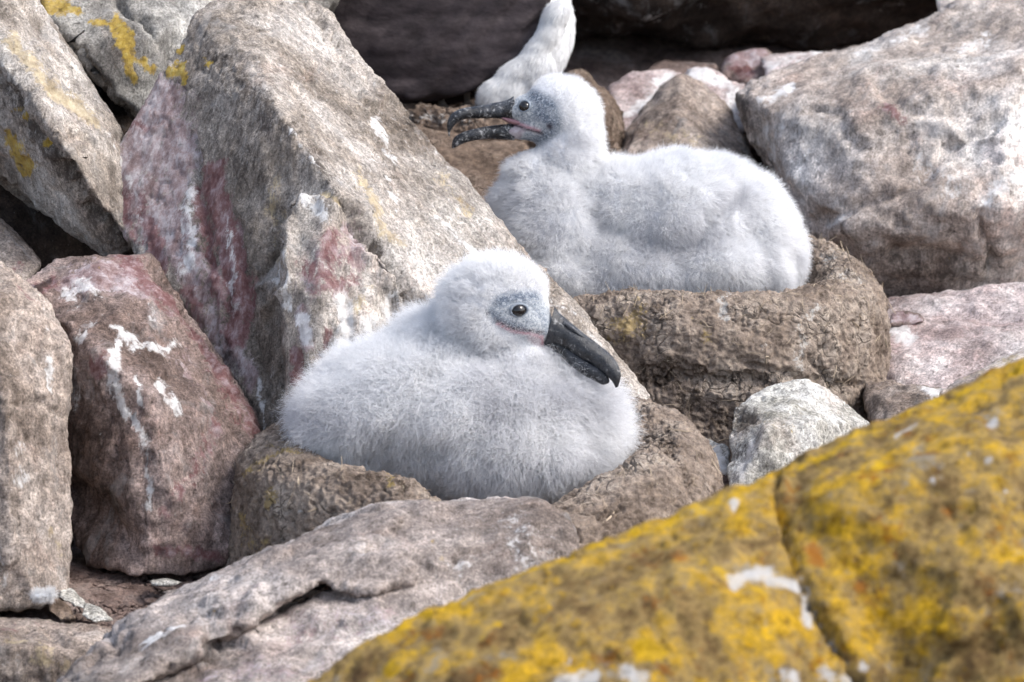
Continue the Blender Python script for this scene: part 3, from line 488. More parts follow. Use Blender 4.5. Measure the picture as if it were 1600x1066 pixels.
# overhang at the back, its shade put into the dark colour
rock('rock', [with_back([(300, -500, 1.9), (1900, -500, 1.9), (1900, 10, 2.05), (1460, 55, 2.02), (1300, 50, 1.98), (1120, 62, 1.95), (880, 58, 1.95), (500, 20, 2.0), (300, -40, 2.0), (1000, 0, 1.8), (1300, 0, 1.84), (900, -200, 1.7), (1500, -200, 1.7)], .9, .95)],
     M_shadedr, 'brown overhanging rock, darkened for shade, across the top of the background', vox=.012, amp=2.0, seed=130, sm=3, marks=[('tan', [(1120, 30), (1200, 70)], 12, .3), ('white', [(1010, 30), (1020, 25)], 6, .6), ('white', [(1090, 15), (1095, 5)], 6, .5), ('white', [(1040, 15), (1030, 30)], 5, .5)])
rock('rock', [with_back([(300, -300, 2.6), (1900, -300, 2.6), (1900, 200, 2.5), (1300, 220, 2.5), (700, 240, 2.5), (300, 260, 2.5)], .8, 1.0)], M_shadedr, 'rock wall coloured black for the shade under the overhang', vox=.02, amp=1.0, seed=131)  # near-black colour stands in for the shadow under the overhang

# ------------------------------------------------------------------ nests
def lathe_nest(name, cpx, cpy, d, R, H, mat, label, marks=(), lift=None, seed=0.0, straw=350, sink=0.05, group='mud nests', n_th=900, n_r=330, rimw=1.0):
    c = V(cpx, cpy, d)                                    # centre of the rim circle
    prof = np.array([(0, .52), (.25, .53), (.45, .60), (.58, .78), (.66, .93), (.74, 1.0), (.82, .995), (.90, .93), (.96, .80), (.985, .6), (.99, .4), (1.0, .2), (1.03, 0), (1.08, -sink / H - .1)])
    s = np.linspace(0, len(prof) - 1, n_r); 
    # smooth the profile
    pr = np.interp(s, range(len(prof)), prof[:, 0]); pz = np.interp(s, range(len(prof)), prof[:, 1])
    k = np.hanning(31); k /= k.sum(); e = 15
    pr = np.convolve(np.pad(pr, e, 'edge'), k, 'valid'); pz = np.convolve(np.pad(pz, e, 'edge'), k, 'valid'); pr[0] = 0.0005
    th = np.linspace(0, 2 * np.pi, n_th, endpoint=False)
    T, S = np.meshgrid(th, np.arange(n_r)); T = T.ravel(); S = S.ravel()
    r = pr[S] * R; z = pz[S] * H
    ang = np.stack([np.cos(T), np.sin(T), np.zeros_like(T)], 1)
    r = r * (1 + 0.05 * fbm(ang, 1.2, 2, .5, seed) * (pr[S] > .5))
    z = z + (lift(T) if lift is not None else 0) * np.clip(pz[S], 0, 1) * (pr[S] > .3) + 0.010 * fbm(ang, 1.6, 3, .55, seed + 3) * np.clip(pr[S] - .3, 0, 1)
    co = np.stack([c[0] + r * np.cos(T), c[1] + r * np.sin(T), c[2] - H + z], 1)
    i = np.arange(n_r * n_th).reshape(n_r, n_th); j = np.roll(i, -1, 1)
    f = np.stack([i[:-1], i[1:], j[1:], j[:-1]], -1).reshape(-1, 4)
    me = bpy.data.meshes.new(name); me.from_pydata(co.tolist(), [], f.tolist()); smooth(me)
    no = get_no(me)
    if no[n_th * 150][2] < 0 and no[:, 2].mean() < 0: me.flip_normals(); me.update(); no = get_no(me)
    dsp = 0.006 * fbm(co, 7, 3, .5, seed + 6) + 0.0032 * fbm(co, 40, 4, .62, seed + 7) - 0.004 * np.clip(ridged(co * np.array([1, 1, .6]), 17, 2, seed + 8) - .1, 0, 1) + 0.002 * fbm(co, 160, 2, .6, seed)
    wq = co + np.stack([fbm(co, 12, 4, .6, 70), fbm(co, 12, 4, .6, 80), fbm(co, 12, 4, .6, 90)], 1) * .05
    cc, ee = voro(wq * np.array([15, 15, 9]) + seed); cc2, ee2 = voro(wq * 36 + seed); gt = np.clip(fbm(co, 8, 3, .6, seed + 2) * 3 + .3, 0, 1)
    dsp = dsp + (cc - .5) * .0025 + (cc2 - .5) * .0014 - .005 * np.exp(-(ee / .05) ** 2) * gt
    co = co + no * dsp[:, None]; set_co(me, co); no = get_no(me)
    set_co(me, co + no * paint(me, marks, co, no)[:, None]); smooth(me)
    root = bpy.data.objects.new(name, None); COL.objects.link(root); root.location = (c[0], c[1], c[2] - H)
    tag(root, label, 'nest', group)
    w_ = link('mud_wall', me, mat, root)
    # dry stems embedded in the mud
    co = get_co(me); no = get_no(me)
    ok = np.where((S > 120) & (S < 310))[0]; pick = rng.choice(ok, straw)
    vs, fs = [], []
    for q in pick:
        p = co[q]; n = no[q]; t = np.cross(n, rng.normal(size=3)); t /= np.linalg.norm(t) + 1e-9
        if rng.random() < .5: t = t * .6 + np.array([0, 0, -1]) * .6
        L = rng.uniform(.008, .034); wdt = rng.uniform(.0003, .0008) * (2.0 if rng.random() < .06 else 1); b = np.cross(n, t); b /= np.linalg.norm(b) + 1e-9
        cv = rng.normal() * .25; i0 = len(vs)
        for kk in range(5):
            u = kk / 4 - .5; ctr = p + t * (u * L) + b * (cv * L * u * u) + n * (.0012 + rng.uniform(0, .12) * L * abs(u + .2))
            ww = wdt * (1 - .6 * abs(u) * 2)
            for (a, h) in ((-1, 0), (1, 0), (0, 1.2)): vs.append(ctr + b * (a * ww) + n * (h * ww))
            if kk: 
                o_ = i0 + 3 * (kk - 1)
                for m_ in range(3): fs.append((o_ + m_, o_ + (m_ + 1) % 3, o_ + 3 + (m_ + 1) % 3, o_ + 3 + m_))
    sm = bpy.data.meshes.new('dry_stems'); sm.from_pydata([tuple(v) for v in vs], [], fs)
    so = link('dry_stems', sm, M_straw, root); so['kind'] = 'stuff'
    return root, me
M_straw = plain('dry_straw', (0.34, 0.275, 0.205), .8, .2, .5, 0, 25)

def lift1(T): return np.interp(T, [0, .6, 1.2, 2, 2.8, 3.2, 4.35, 4.65, 5.0, 5.3, 5.5, 5.8, 6.29], [.035, .045, .04, .02, .022, .026, .026, -.018, -.018, .008, .020, .032, .035])
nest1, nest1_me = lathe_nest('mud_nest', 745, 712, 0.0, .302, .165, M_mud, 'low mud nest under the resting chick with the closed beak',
    lift=lift1, seed=3, marks=[('lichen', [(425, 770), (422, 790)], 9, .95), ('lichen', [(410, 840), (408, 870)], 9, .8), ('lichen', [(572, 795)], 9, .9), ('tan', [(390, 740), (430, 700), (470, 705)], 10, .7), ('tan', [(610, 735), (612, 760)], 7, .8), ('stain_shade', [(560, 740), (690, 770)], 14, .6), ('stain_shade', [(480, 800), (540, 830)], 30, .4), ('stain_shade', [(860, 790), (900, 770)], 16, .5), ('cut', [(1005, 688), (1035, 690), (1050, 712)], 5, .006), ('tan', [(375, 800), (385, 850)], 14, .5), ('cut', [(1030, 660), (1060, 720), (1080, 760)], 5, .005), ('white', [(465, 798)], 6, .6)])
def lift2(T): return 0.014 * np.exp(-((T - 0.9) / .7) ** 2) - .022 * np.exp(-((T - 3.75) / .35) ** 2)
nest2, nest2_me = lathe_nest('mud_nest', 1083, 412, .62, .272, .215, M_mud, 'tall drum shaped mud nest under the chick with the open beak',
    lift=lift2, seed=14, straw=800, marks=[('lichen', [(960, 510), (990, 500)], 26, .75), ('lichen', [(1000, 470), (1000, 520)], 10, .6), ('white', [(1128, 475), (1130, 495)], 8, .95), ('white', [(1275, 475), (1262, 490)], 8, .85), ('white', [(1255, 500), (1252, 570)], 6, .75), ('white', [(1300, 395), (1290, 400)], 7, .8), ('white', [(1315, 430)], 7, .7), ('white', [(1345, 438)], 6, .7), ('white', [(1195, 540)], 9, .6), ('tan', [(1100, 530), (1090, 500)], 14, .4), ('stain_shade', [(1010, 580), (1100, 640), (1130, 660)], 34, .7), ('stain_shade', [(1040, 570), (1200, 590)], 14, .5), ('stain_shade', [(1270, 400), (1290, 440)], 16, .6), ('stain_shade', [(1000, 480), (1060, 500)], 14, .5), ('cut', [(1270, 560), (1300, 610), (1350, 590)], 6, .008), ('cut', [(1040, 585), (1200, 600)], 16, .012), ('cut', [(1150, 560), (1290, 600)], 7, .006)])  # dark marks along the undercut and foot paint the recess shade
nest3, nest3_me = lathe_nest('mud_nest', 768, 143, 1.22, .20, .16, M_mud2, 'blurred brown mud nest beneath the dark winged adult bird', seed=25, straw=200, n_th=500, n_r=200, marks=[('white', [(620, 182), (745, 186)], 12, .6)])
rock('mud_mound', [with_back([(880, 120, 1.4), (900, 112, 1.42), (920, 120, 1.42), (942, 148, 1.38), (962, 165, 1.3), (968, 220, 1.2), (985, 250, 1.15), (975, 330, 1.0), (840, 330, 1.0), (850, 180, 1.15), (910, 180, 1.18)], .2, .85)], M_mud2, 'crumbly brown mound between the adult breast and the pale pink rock', cat='mound', vox=.006, amp=1.6, seed=140, fine=3.0)
rock('rock', [with_back([(640, 195, 1.02), (700, 205, 1.02), (760, 215, 1.02), (820, 225, 1.0), (850, 330, .9), (780, 420, .86), (640, 420, .9), (600, 260, 1.0), (700, 300, .9), (760, 290, .9)], .2, .9)], M_mud2, 'brown earthy rock showing under the open beak', vox=.006, amp=.6, seed=141)

# ------------------------------------------------------------------ chicks
def ell(bm, px, py, dd, rx, ry, rz, ang, d0):
    k = mpp(d0); r = bmesh.ops.create_icosphere(bm, subdivisions=4, radius=1.0)
    c = V(px, py, d0) + FWD * (dd * k); a = math.radians(ang); ca, sa = math.cos(a), math.sin(a)
    ex = (RIGHT * ca + UP * sa) * rx * k; ey = (-RIGHT * sa + UP * ca) * ry * k; ez = FWD * rz * k
    for v in r['verts']:
        u = v.co.copy(); v.co = Vector([float(q) for q in (c + ex * u.x + ey * u.y + ez * u.z)])
def loft(name, secs, d0, mat, parent, nseg=20, squ=2.4, keel=0.0):
    """secs: (top px, bottom px, depth offset px, half width px); each ring perpendicular to the bill"""
    k = mpp(d0); n = len(secs)
    P = np.array([[*s[0], *s[1], s[2], s[3]] for s in secs], float)
    tt = np.linspace(0, n - 1, n * 6); Q = np.empty((len(tt), 6))
    for c in range(6):                                   # Catmull-Rom through the sections
        y = np.concatenate([[2 * P[0, c] - P[1, c]], P[:, c], [2 * P[-1, c] - P[-2, c]]])
        i = np.minimum(tt.astype(int), n - 2); f = tt - i; a, b, c2, e = y[i], y[i + 1], y[i + 2], y[i + 3]
        Q[:, c] = .5 * (2 * b + (c2 - a) * f + (2 * a - 5 * b + 4 * c2 - e) * f ** 2 + (3 * b - a - 3 * c2 + e) * f ** 3)
    vs = []
    for q in Q:
        t = V(q[0], q[1], d0); b = V(q[2], q[3], d0); c = (t + b) / 2 + FWD * (q[4] * k); h = (t - b) / 2
        for j in range(nseg):
            a = 2 * math.pi * j / nseg; ca, sa = math.cos(a), math.sin(a)
            w_ = q[5] * k * np.sign(sa) * abs(sa) ** (2 / squ)
            w_ *= (1 - keel * max(ca, 0) ** 1.5) 
            vs.append(c + h * np.sign(ca) * abs(ca) ** (2 / squ) + FWD * w_)
    m = len(Q); fs = [(i * nseg + j, i * nseg + (j + 1) % nseg, (i + 1) * nseg + (j + 1) % nseg, (i + 1) * nseg + j) for i in range(m - 1) for j in range(nseg)]
    fs += [tuple(range(nseg))[::-1], tuple((m - 1) * nseg + j for j in range(nseg))]
    me = bpy.data.meshes.new(name); me.from_pydata([tuple(v) for v in vs], [], fs)
    bm = bmesh.new(); bm.from_mesh(me); bmesh.ops.recalc_face_normals(bm, faces=bm.faces); bm.to_mesh(me); bm.free(); smooth(me)
    return link(name, me, mat, parent)

def bill_mat(name, dusty=0.5):
    t = NT(name)
    n = t.noise(90, 8, .75, t.vec((1, 1, 1)), 1.0); g = t.noise(260, 5, .7)
    c = t.ramp(t.noise(40, 5, .6), [(.35, (.006, .0065, .008)), (.55, (.018, .02, .025)), (.7, (.06, .065, .075))])
    v = t.mr(t.math('ADD', n, t.math('MULTIPLY', t.math('SUBTRACT', g, .5), .5)), .66 - .16 * dusty, .80 - .16 * dusty)
    c = t.mix(t.math('MULTIPLY', v, dusty), c, (.42, .42, .42))
    return t.done(c, t.mr(n, .3, .8, .2, .55), t.bump(n, .0025, .7), .5)
M_bill = bill_mat('glossy_black_horn', .6); M_bill2 = bill_mat('dusty_black_horn', .85)
M_gape = plain('pink_gape_skin', (.34, .19, .21), .45, .4, .2, .001, 200)
M_mouth = plain('brown_mouth_lining', (.22, .12, .09), .4, .5, .3, .001, 200)
def eye_mat():
    t = NT('dark_eye'); return t.done((.006, .005, .005), .05, None, .6)
M_eye = eye_mat()
M_lid = plain('grey_eyelid', (.20, .23, .27), .6, .3, .3, .0006, 500)
def skin_mat():
    t = NT('down_covered_skin')
    base = t.mix(t.math('MULTIPLY', t.mr(t.noise(9, 4, .6), .4, .62), .5), (.74, .75, .78), (.50, .50, .52))
    face = t.ramp(t.noise(240, 6, .8), [(.36, (.12, .14, .17)), (.5, (.34, .37, .40)), (.62, (.62, .64, .65))])
    c = t.mix(t.attr('face').outputs['Fac'], base, face)
    c = t.mix(t.attr('bluish').outputs['Fac'], c, t.ramp(t.noise(260, 6, .8), [(.38, (.04, .055, .08)), (.52, (.12, .15, .20)), (.66, (.48, .51, .54))]))
    c = t.mix(t.attr('gape').outputs['Fac'], c, t.ramp(t.noise(120, 6, .7), [(.35, (.27, .22, .24)), (.6, (.46, .42, .45))]))
    c = t.mix(t.attr('lip').outputs['Fac'], c, (.46, .25, .28))
    c = t.mix(t.attr('line').outputs['Fac'], c, (.035, .025, .035))
    return t.done(c, .85, t.bump(t.noise(300, 5, .7), .002, .6), .2)
M_skin = skin_mat()
def down_mat():
    t = NT('white_down')
    at = t.attr('tint'); c = at.outputs['Color']
    b = t.n.new('ShaderNodeBsdfDiffuse'); tr = t.n.new('ShaderNodeBsdfTranslucent'); mx = t.n.new('ShaderNodeMixShader')
    t.l.new(c, b.inputs[0]); t.l.new(c, tr.inputs[0]); mx.inputs[0].default_value = .38
    t.l.new(b.outputs[0], mx.inputs[1]); t.l.new(tr.outputs[0], mx.inputs[2])
    t.l.new(mx.outputs[0], t.n['Material Output'].inputs['Surface']); return t.m
M_down = down_mat()

def build_hair(name, me, n, parent, lenf, flowf, tintf, rad=0.00016, curl=.25, keep=None, npt=6, lay=.75, rnd=.4, clump=.5, seed=1, gper=9, root_dark=.80):
    """down feathers as real hair curves, rooted on the body mesh"""
    r = np.random.default_rng(seed)
    me.calc_loop_triangles(); nt = len(me.loop_triangles); tri = np.empty(nt * 3, np.int32); me.loop_triangles.foreach_get('vertices', tri); tri = tri.reshape(-1, 3)
    co = get_co(me); no = get_no(me); a, b, c = co[tri[:, 0]], co[tri[:, 1]], co[tri[:, 2]]
    ar = np.linalg.norm(np.cross(b - a, c - a), axis=1)
    if keep is not None: ar = ar * keep((a + b + c) / 3)
    idx = r.choice(nt, n, p=ar / ar.sum()); u = r.random((n, 2)); s = u.sum(1) > 1; u[s] = 1 - u[s]
    w0 = 1 - u[:, 0] - u[:, 1]; T = tri[idx]
    bary = lambda A: A[T[:, 0]] * w0[:, None] + A[T[:, 1]] * u[:, :1] + A[T[:, 2]] * u[:, 1:]
    p = bary(co); nn = bary(no); nn /= np.linalg.norm(nn, axis=1)[:, None]
    L, layv = lenf(p); L = L * r.uniform(.45, 1.2, n) * (1 + .35 * np.clip(perlin(p * 30 + 77), -.7, 1))
    fl = flowf(p); fl = fl - nn * (fl * nn).sum(1)[:, None]; fl /= np.linalg.norm(fl, axis=1)[:, None] + 1e-6
    cf = 75
    cl = np.stack([perlin(p * cf + 5), perlin(p * cf + 55), perlin(p * cf + 105)], 1) + .8 * np.stack([perlin(p * 24 + 5), perlin(p * 24 + 55), perlin(p * 24 + 105)], 1)
    d = nn + fl * (lay * layv)[:, None] + cl * clump + r.normal(size=(n, 3)) * rnd
    d /= np.linalg.norm(d, axis=1)[:, None]
    d = np.where(((d * nn).sum(1) < .12)[:, None], d + nn * .35, d)
    ng = n // gper; gi = r.choice(n, ng, replace=False); kd = KDTree(ng)
    for q in range(ng): kd.insert(p[gi[q]], q)
    kd.balance(); near = np.array([kd.find(v)[1] for v in p]); gsel = gi[near]; tuft = r.uniform(.0, .5, ng)[near][:, None]
    tipv = (p[gsel] + d[gsel] * L[gsel][:, None]) - (p + d * L[:, None])
    tipv = tipv * tuft * np.clip(L / .012, 0, 1)[:, None]
    t = np.linspace(0, 1, npt)[None, :, None]
    side = np.cross(d, r.normal(size=(n, 3))); side /= np.linalg.norm(side, axis=1)[:, None] + 1e-6
    side2 = np.cross(d, side); ph = r.uniform(0, 6.28, n)[:, None, None]; fr = r.uniform(2, 6, n)[:, None, None]
    am = (curl * r.uniform(.2, 1, n))[:, None, None]
    pts = p[:, None] + tipv[:, None] * t ** 1.4 + L[:, None, None] * (d[:, None] * t + fl[:, None] * (.28 * lay * layv[:, None, None]) * t ** 2 + am * t * .22 * (side[:, None] * np.sin(fr * t + ph) + side2[:, None] * np.cos(fr * t + ph) - side2[:, None] * np.cos(ph) - side[:, None] * np.sin(ph)))
    hc = bpy.data.hair_curves.new(name); hc.add_curves([npt] * n)
    hc.points.foreach_set('position', pts.astype(np.float32).ravel())
    rr = rad * (1 - .75 * t[0, :, 0] ** 1.5); ra = np.tile(rr, n) * np.repeat(r.uniform(.6, 1.3, n) * np.clip(L / .007, .4, 1), npt)
    at = hc.attributes.get('radius') or hc.attributes.new('radius', 'FLOAT', 'POINT'); at.data.foreach_set('value', ra.astype(np.float32))
    tint = tintf(p, r); ta = hc.attributes.new('tint', 'FLOAT_COLOR', 'POINT')
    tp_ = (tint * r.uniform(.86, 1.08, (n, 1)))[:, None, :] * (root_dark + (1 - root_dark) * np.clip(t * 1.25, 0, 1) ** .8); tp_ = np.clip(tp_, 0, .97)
    ta.data.foreach_set('color', np.concatenate([tp_, np.ones((n, npt, 1))], 2).astype(np.float32).ravel())
    o = bpy.data.objects.new(name, hc); COL.objects.link(o); hc.materials.append(M_down)
    if parent: o.parent = parent; o.location = -parent.location
    return o

def torus_lid(bm, c, nrm, R, r, flat=1.0):
    n = Vector([float(x) for x in nrm]).normalized(); ux = n.cross(Vector((0, 0, 1))).normalized(); uz = ux.cross(n)
    if uz.z < 0: uz = -uz
    c = Vector([float(x) for x in c]); rings = []
    for i in range(28):
        a = i / 28 * 2 * math.pi; dirv = ux * math.cos(a) + uz * math.sin(a) * flat; ring = []
        rr = r * (1.35 if math.sin(a) > 0 else .8)
        for j in range(8):
            b = j / 8 * 2 * math.pi; ring.append(bm.verts.new(c + dirv * (R + rr * math.cos(b)) + n * (rr * math.sin(b))))
        rings.append(ring)
    for i in range(28):
        for j in range(8): bm.faces.new((rings[i][j], rings[(i + 1) % 28][j], rings[(i + 1) % 28][(j + 1) % 8], rings[i][(j + 1) % 8]))
def add_eyes(root, me, px, py, d0, Rpx, flat):
    k = mpp(d0); bvh = BVHTree.FromPolygons([tuple(v.co) for v in me.vertices], [tuple(p.vertices) for p in me.polygons])
    for side in (0, 1):
        o = CAMP if side == 0 else V(px, py, d0 + 2.0); dr = (V(px, py, 1.0) - CAMP) * (1 if side == 0 else -1)
        loc, nrm, _, _ = bvh.ray_cast(Vector([float(x) for x in o]), Vector([float(x) for x in dr]).normalized())
        if loc is None: continue
        R = Rpx * k; c = loc - nrm * R * .48
        bm = bmesh.new(); bmesh.ops.create_uvsphere(bm, u_segments=32, v_segments=20, radius=R)
        for v in bm.verts: v.co = Vector((v.co.x, v.co.y, v.co.z * (.5 + .5 * flat))) + c
        m2 = bpy.data.meshes.new('eye'); bm.to_mesh(m2); bm.free(); smooth(m2); e = link('eye', m2, M_eye, root)
        bm = bmesh.new(); torus_lid(bm, loc + nrm * R * .02, nrm, R * 1.02, R * .15, flat); m3 = bpy.data.meshes.new('eyelid'); bm.to_mesh(m3); bm.free(); smooth(m3)
        lo = link('eyelid', m3, M_lid, e); lo.location = (0, 0, 0)
        bpy.context.view_layer.update()

def face_attrs(me, face_poly, blue, gape, line, soft=12, lip=()):
    co = get_co(me); px, py, dd = to_px(co)
    def soft_poly(poly, s):
        ins = in_poly(px, py, poly); d = seg_dist(px, py, list(poly) + [poly[0]]); return np.clip(np.where(ins, d, -d) / s + .5, 0, 1)
    F = soft_poly(face_poly, soft) if face_poly else np.zeros(len(px))
    set_attr(me, 'face', F)
    B = np.zeros(len(px))
    for pts, r, s in blue: B = np.maximum(B, s * np.exp(-(seg_dist(px, py, pts) / r) ** 2))
    set_attr(me, 'bluish', B)
    set_attr(me, 'gape', soft_poly(gape, 3) if gape else np.zeros(len(px)))
    Ln = np.zeros(len(px))
    for pts, r in line: Ln = np.maximum(Ln, np.exp(-(seg_dist(px, py, pts) / r) ** 2))
    set_attr(me, 'line', Ln); Lp = np.zeros(len(px))
    for pts, r in lip: Lp = np.maximum(Lp, np.exp(-(seg_dist(px, py, pts) / r) ** 2))
    set_attr(me, 'lip', Lp)
    return F

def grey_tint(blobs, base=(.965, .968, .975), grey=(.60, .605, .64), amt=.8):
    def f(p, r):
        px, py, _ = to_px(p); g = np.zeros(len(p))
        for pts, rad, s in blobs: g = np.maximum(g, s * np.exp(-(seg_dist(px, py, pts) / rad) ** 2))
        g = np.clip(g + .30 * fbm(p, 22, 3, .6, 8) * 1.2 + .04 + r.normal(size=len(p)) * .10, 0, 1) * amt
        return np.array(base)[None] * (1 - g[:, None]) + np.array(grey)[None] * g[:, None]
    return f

# ---- resting chick (closed bill) on the front nest
D1 = 0.0
def root_at(name, px, py, d):
    o = bpy.data.objects.new(name, None); COL.objects.link(o); o.location = Vector([float(x) for x in V(px, py, d)]); return o
c1 = root_at('albatross_chick', 720, 760, D1)
tag(c1, 'fluffy white chick resting with its black beak closed on the low front nest', 'chick', 'downy albatross chicks')
bm = bmesh.new()
for e in [(645, 640, 0, 168, 103, 150, 14), (760, 655, -10, 190, 110, 165, 0), (862, 666, -20, 102, 98, 120, 0), (534, 652, 10, 60, 48, 80, 20), (695, 572, 10, 100, 76, 110, 25), (752, 525, -30, 68, 76, 80, 20),
          (778, 482, -70, 80, 74, 68, 0), (806, 500, -80, 58, 46, 50, -20), (838, 512, -85, 28, 27, 30, -15), (800, 575, -30, 85, 60, 95, 0), (868, 612, -20, 66, 50, 80, -15), (897, 676, -10, 58, 60, 80, 0), (610, 660, -60, 125, 56, 90, 0), (790, 700, -100, 110, 62, 80, 0)]:
    ell(bm, *e[:7], D1)
me1 = remesh(bm, .0032, 14, .6)
def lumps(me, cuts, amp):
    co = get_co(me); no = get_no(me); px, py, _ = to_px(co); far = np.clip((np.hypot(px - cuts[0][0], py - cuts[0][1]) - cuts[0][2]) / 40, 0, 1)
    d = far * amp * (fbm(co, 11, 3, .55, 6) - .2); fc = np.clip(-(no @ FWD) * 3, 0, 1)
    for pts, r_, a_ in cuts[1:]: d -= a_ * np.exp(-(seg_dist(px, py, pts) / r_) ** 2) * fc
    set_co(me, co + no * d[:, None]); smooth(me)
lumps(me1, [(800, 490, 85), ([(560, 700), (620, 690), (700, 700), (740, 740)], 16, .008), ([(500, 655), (540, 650)], 16, .008), ([(690, 610), (720, 580), (760, 575)], 18, .006)], .007)
face_attrs(me1, [(762, 480), (780, 462), (812, 455), (845, 462), (868, 485), (866, 528), (848, 545), (815, 532), (788, 515), (770, 502)], [([(780, 472), (800, 464), (835, 463)], 13, 1.0), ([(768, 488), (790, 508), (815, 512)], 10, .85), ([(835, 478), (852, 500), (855, 520)], 9, .6), ([(825, 500)], 12, .4)], [(822, 526), (840, 526), (850, 531), (851, 543), (840, 543), (826, 534)], [([(774, 500), (800, 513), (830, 517), (848, 520)], 2.2), ([(760, 489), (762, 491)], 3.0)], lip=[([(778, 506), (802, 518), (830, 522), (847, 527), (848, 540)], 2.3)])
b1 = link('body', me1, M_skin, c1)
loft('upper_bill', [((866, 479), (849, 541), -85, 22), ((873, 489), (861, 539), -88, 20), ((891, 505), (881, 544), -94, 17), ((913, 523), (902, 558), -101, 15), ((934, 539), (922, 568), -107, 14), ((952, 554), (937, 579), -112, 13), ((963, 570), (947, 588), -116, 10), ((967, 586), (954, 596), -118, 6), ((963, 603), (959, 605), -119, 1.2)], D1, M_bill, c1, keel=.45)
loft('lower_bill', [((848, 522), (850, 540), -82, 15), ((870, 532), (870, 551), -87, 13), ((893, 545), (888, 569), -94, 12), ((913, 560), (906, 583), -101, 11), ((931, 571), (924, 593), -107, 10), ((945, 583), (939, 600), -112, 7), ((950, 594), (948, 598), -114, 2)], D1, M_bill, c1)
loft('nostril', [((880, 502), (878, 508), -102, 5), ((890, 508), (887, 515), -105.5, 5), ((901, 517), (898, 522), -107.5, 4.5), ((912, 527), (910, 529), -107, 3)], D1, M_bill, c1)
add_eyes(c1, me1, 811, 485, D1, 13.5, .70)
def len1(p):
    px, py, dd = to_px(p)
    head = np.clip(1 - (np.hypot((px - 795) / 1.0, py - 485) - 75) / 55, 0, 1) * (dd < .12)
    L = .030 - .013 * head
    poly = [(766, 484), (782, 466), (812, 459), (845, 464), (880, 480), (872, 526), (850, 536), (812, 528), (788, 517), (772, 502)]
    ins = in_poly(px, py, poly); e = seg_dist(px, py, poly + [poly[0]]); sd_ = np.where(ins, -e, e)
    f = np.clip((sd_ - 1 + 5 * perlin(p * 60)) / 28, 0, 1)
    L = L * (.09 + .91 * f)
    hole = np.clip((np.hypot(px - 811, (py - 485) * 1.3) - 13) / 4, .02, 1)
    nearbill = np.clip(seg_dist(px, py, [(868, 510), (955, 592)]) / 26, .5, 1)
    return L * hole * nearbill, .35 + .65 * f
def flow1(p):
    px, py, dd = to_px(p); cx = (px - 795) / 90; cy = (py - 490) / 90; rr = np.hypot(cx, cy)
    hd = np.clip(1.6 - rr, 0, 1)[:, None]
    body = RIGHT[None] * (-.55 + .9 * np.clip((px - 760) / 200, 0, 1))[:, None] - UP[None] * .85
    face = RIGHT[None] * (-1.0) + UP[None] * (-(cy)[:, None] * .6 + .25)
    return body * (1 - hd) + face * hd
below = lambda z0: (lambda c: np.clip((c[:, 2] - z0) / .03, .03, 1))
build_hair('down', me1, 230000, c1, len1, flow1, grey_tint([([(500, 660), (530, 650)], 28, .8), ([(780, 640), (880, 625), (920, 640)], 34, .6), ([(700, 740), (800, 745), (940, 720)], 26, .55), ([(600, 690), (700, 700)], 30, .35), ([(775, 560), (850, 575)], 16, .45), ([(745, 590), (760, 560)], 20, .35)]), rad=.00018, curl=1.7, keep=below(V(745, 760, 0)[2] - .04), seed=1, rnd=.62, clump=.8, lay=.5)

# ---- chick with open bill on the rear nest
D2 = .60
c2 = root_at('albatross_chick', 1040, 470, D2)
tag(c2, 'fluffy white chick with its black beak wide open on the tall rear nest', 'chick', 'downy albatross chicks')
bm = bmesh.new()
for e in [(1060, 360, 0, 150, 112, 140, 0), (1120, 345, 10, 110, 95, 120, -20), (1190, 385, 0, 60, 92, 100, 15), (1190, 420, -30, 52, 62, 80, 0), (880, 375, -10, 104, 92, 118, 0), (858, 330, -15, 82, 72, 90, 30), (842, 285, -20, 52, 50, 60, 20), (885, 432, -50, 84, 46, 90, 0), (812, 315, -15, 44, 38, 50, 30), (960, 340, 0, 90, 88, 110, 0), (888, 255, -20, 54, 62, 56, 0), (896, 215, -20, 42, 60, 50, 0),
          (872, 180, -25, 60, 56, 50, 0), (832, 176, -28, 36, 28, 34, -8), (812, 176, -30, 20, 18, 24, 0), (840, 202, -28, 38, 20, 32, 5), (812, 209, -28, 28, 11, 20, -6), (1000, 420, -60, 140, 62, 90, 0), (1110, 420, -60, 100, 60, 90, 0), (1000, 470, 0, 210, 80, 140, 0)]:
    ell(bm, *e[:7], D2)
me2 = remesh(bm, .0030, 9, .6)
lumps(me2, [(850, 185, 75), ([(1178, 262), (1150, 310), (1120, 330)], 16, .010), ([(1000, 400), (1060, 395), (1110, 350)], 20, .010), ([(945, 250), (940, 300), (930, 340)], 14, .006), ([(1235, 400), (1245, 450)], 10, .008), ([(900, 400), (960, 420)], 16, .006)], .006)
face_attrs(me2, [(790, 158), (806, 147), (830, 140), (858, 148), (876, 172), (880, 205), (862, 218), (838, 226), (812, 226), (784, 222), (784, 185)], [([(832, 150), (862, 165)], 13, 1.0), ([(845, 178), (866, 192)], 13, 1.0), ([(862, 205), (845, 218), (826, 224)], 10, .9), ([(842, 170), (855, 165)], 12, .8)], [(776, 192), (806, 196), (822, 203), (812, 217), (776, 224)], [([(800, 193), (820, 201), (848, 209)], 2.0), ([(858, 197), (859, 198)], 4.4)], lip=[([(790, 189), (812, 195), (842, 205)], 3.0)])
b2 = link('body', me2, M_skin, c2)
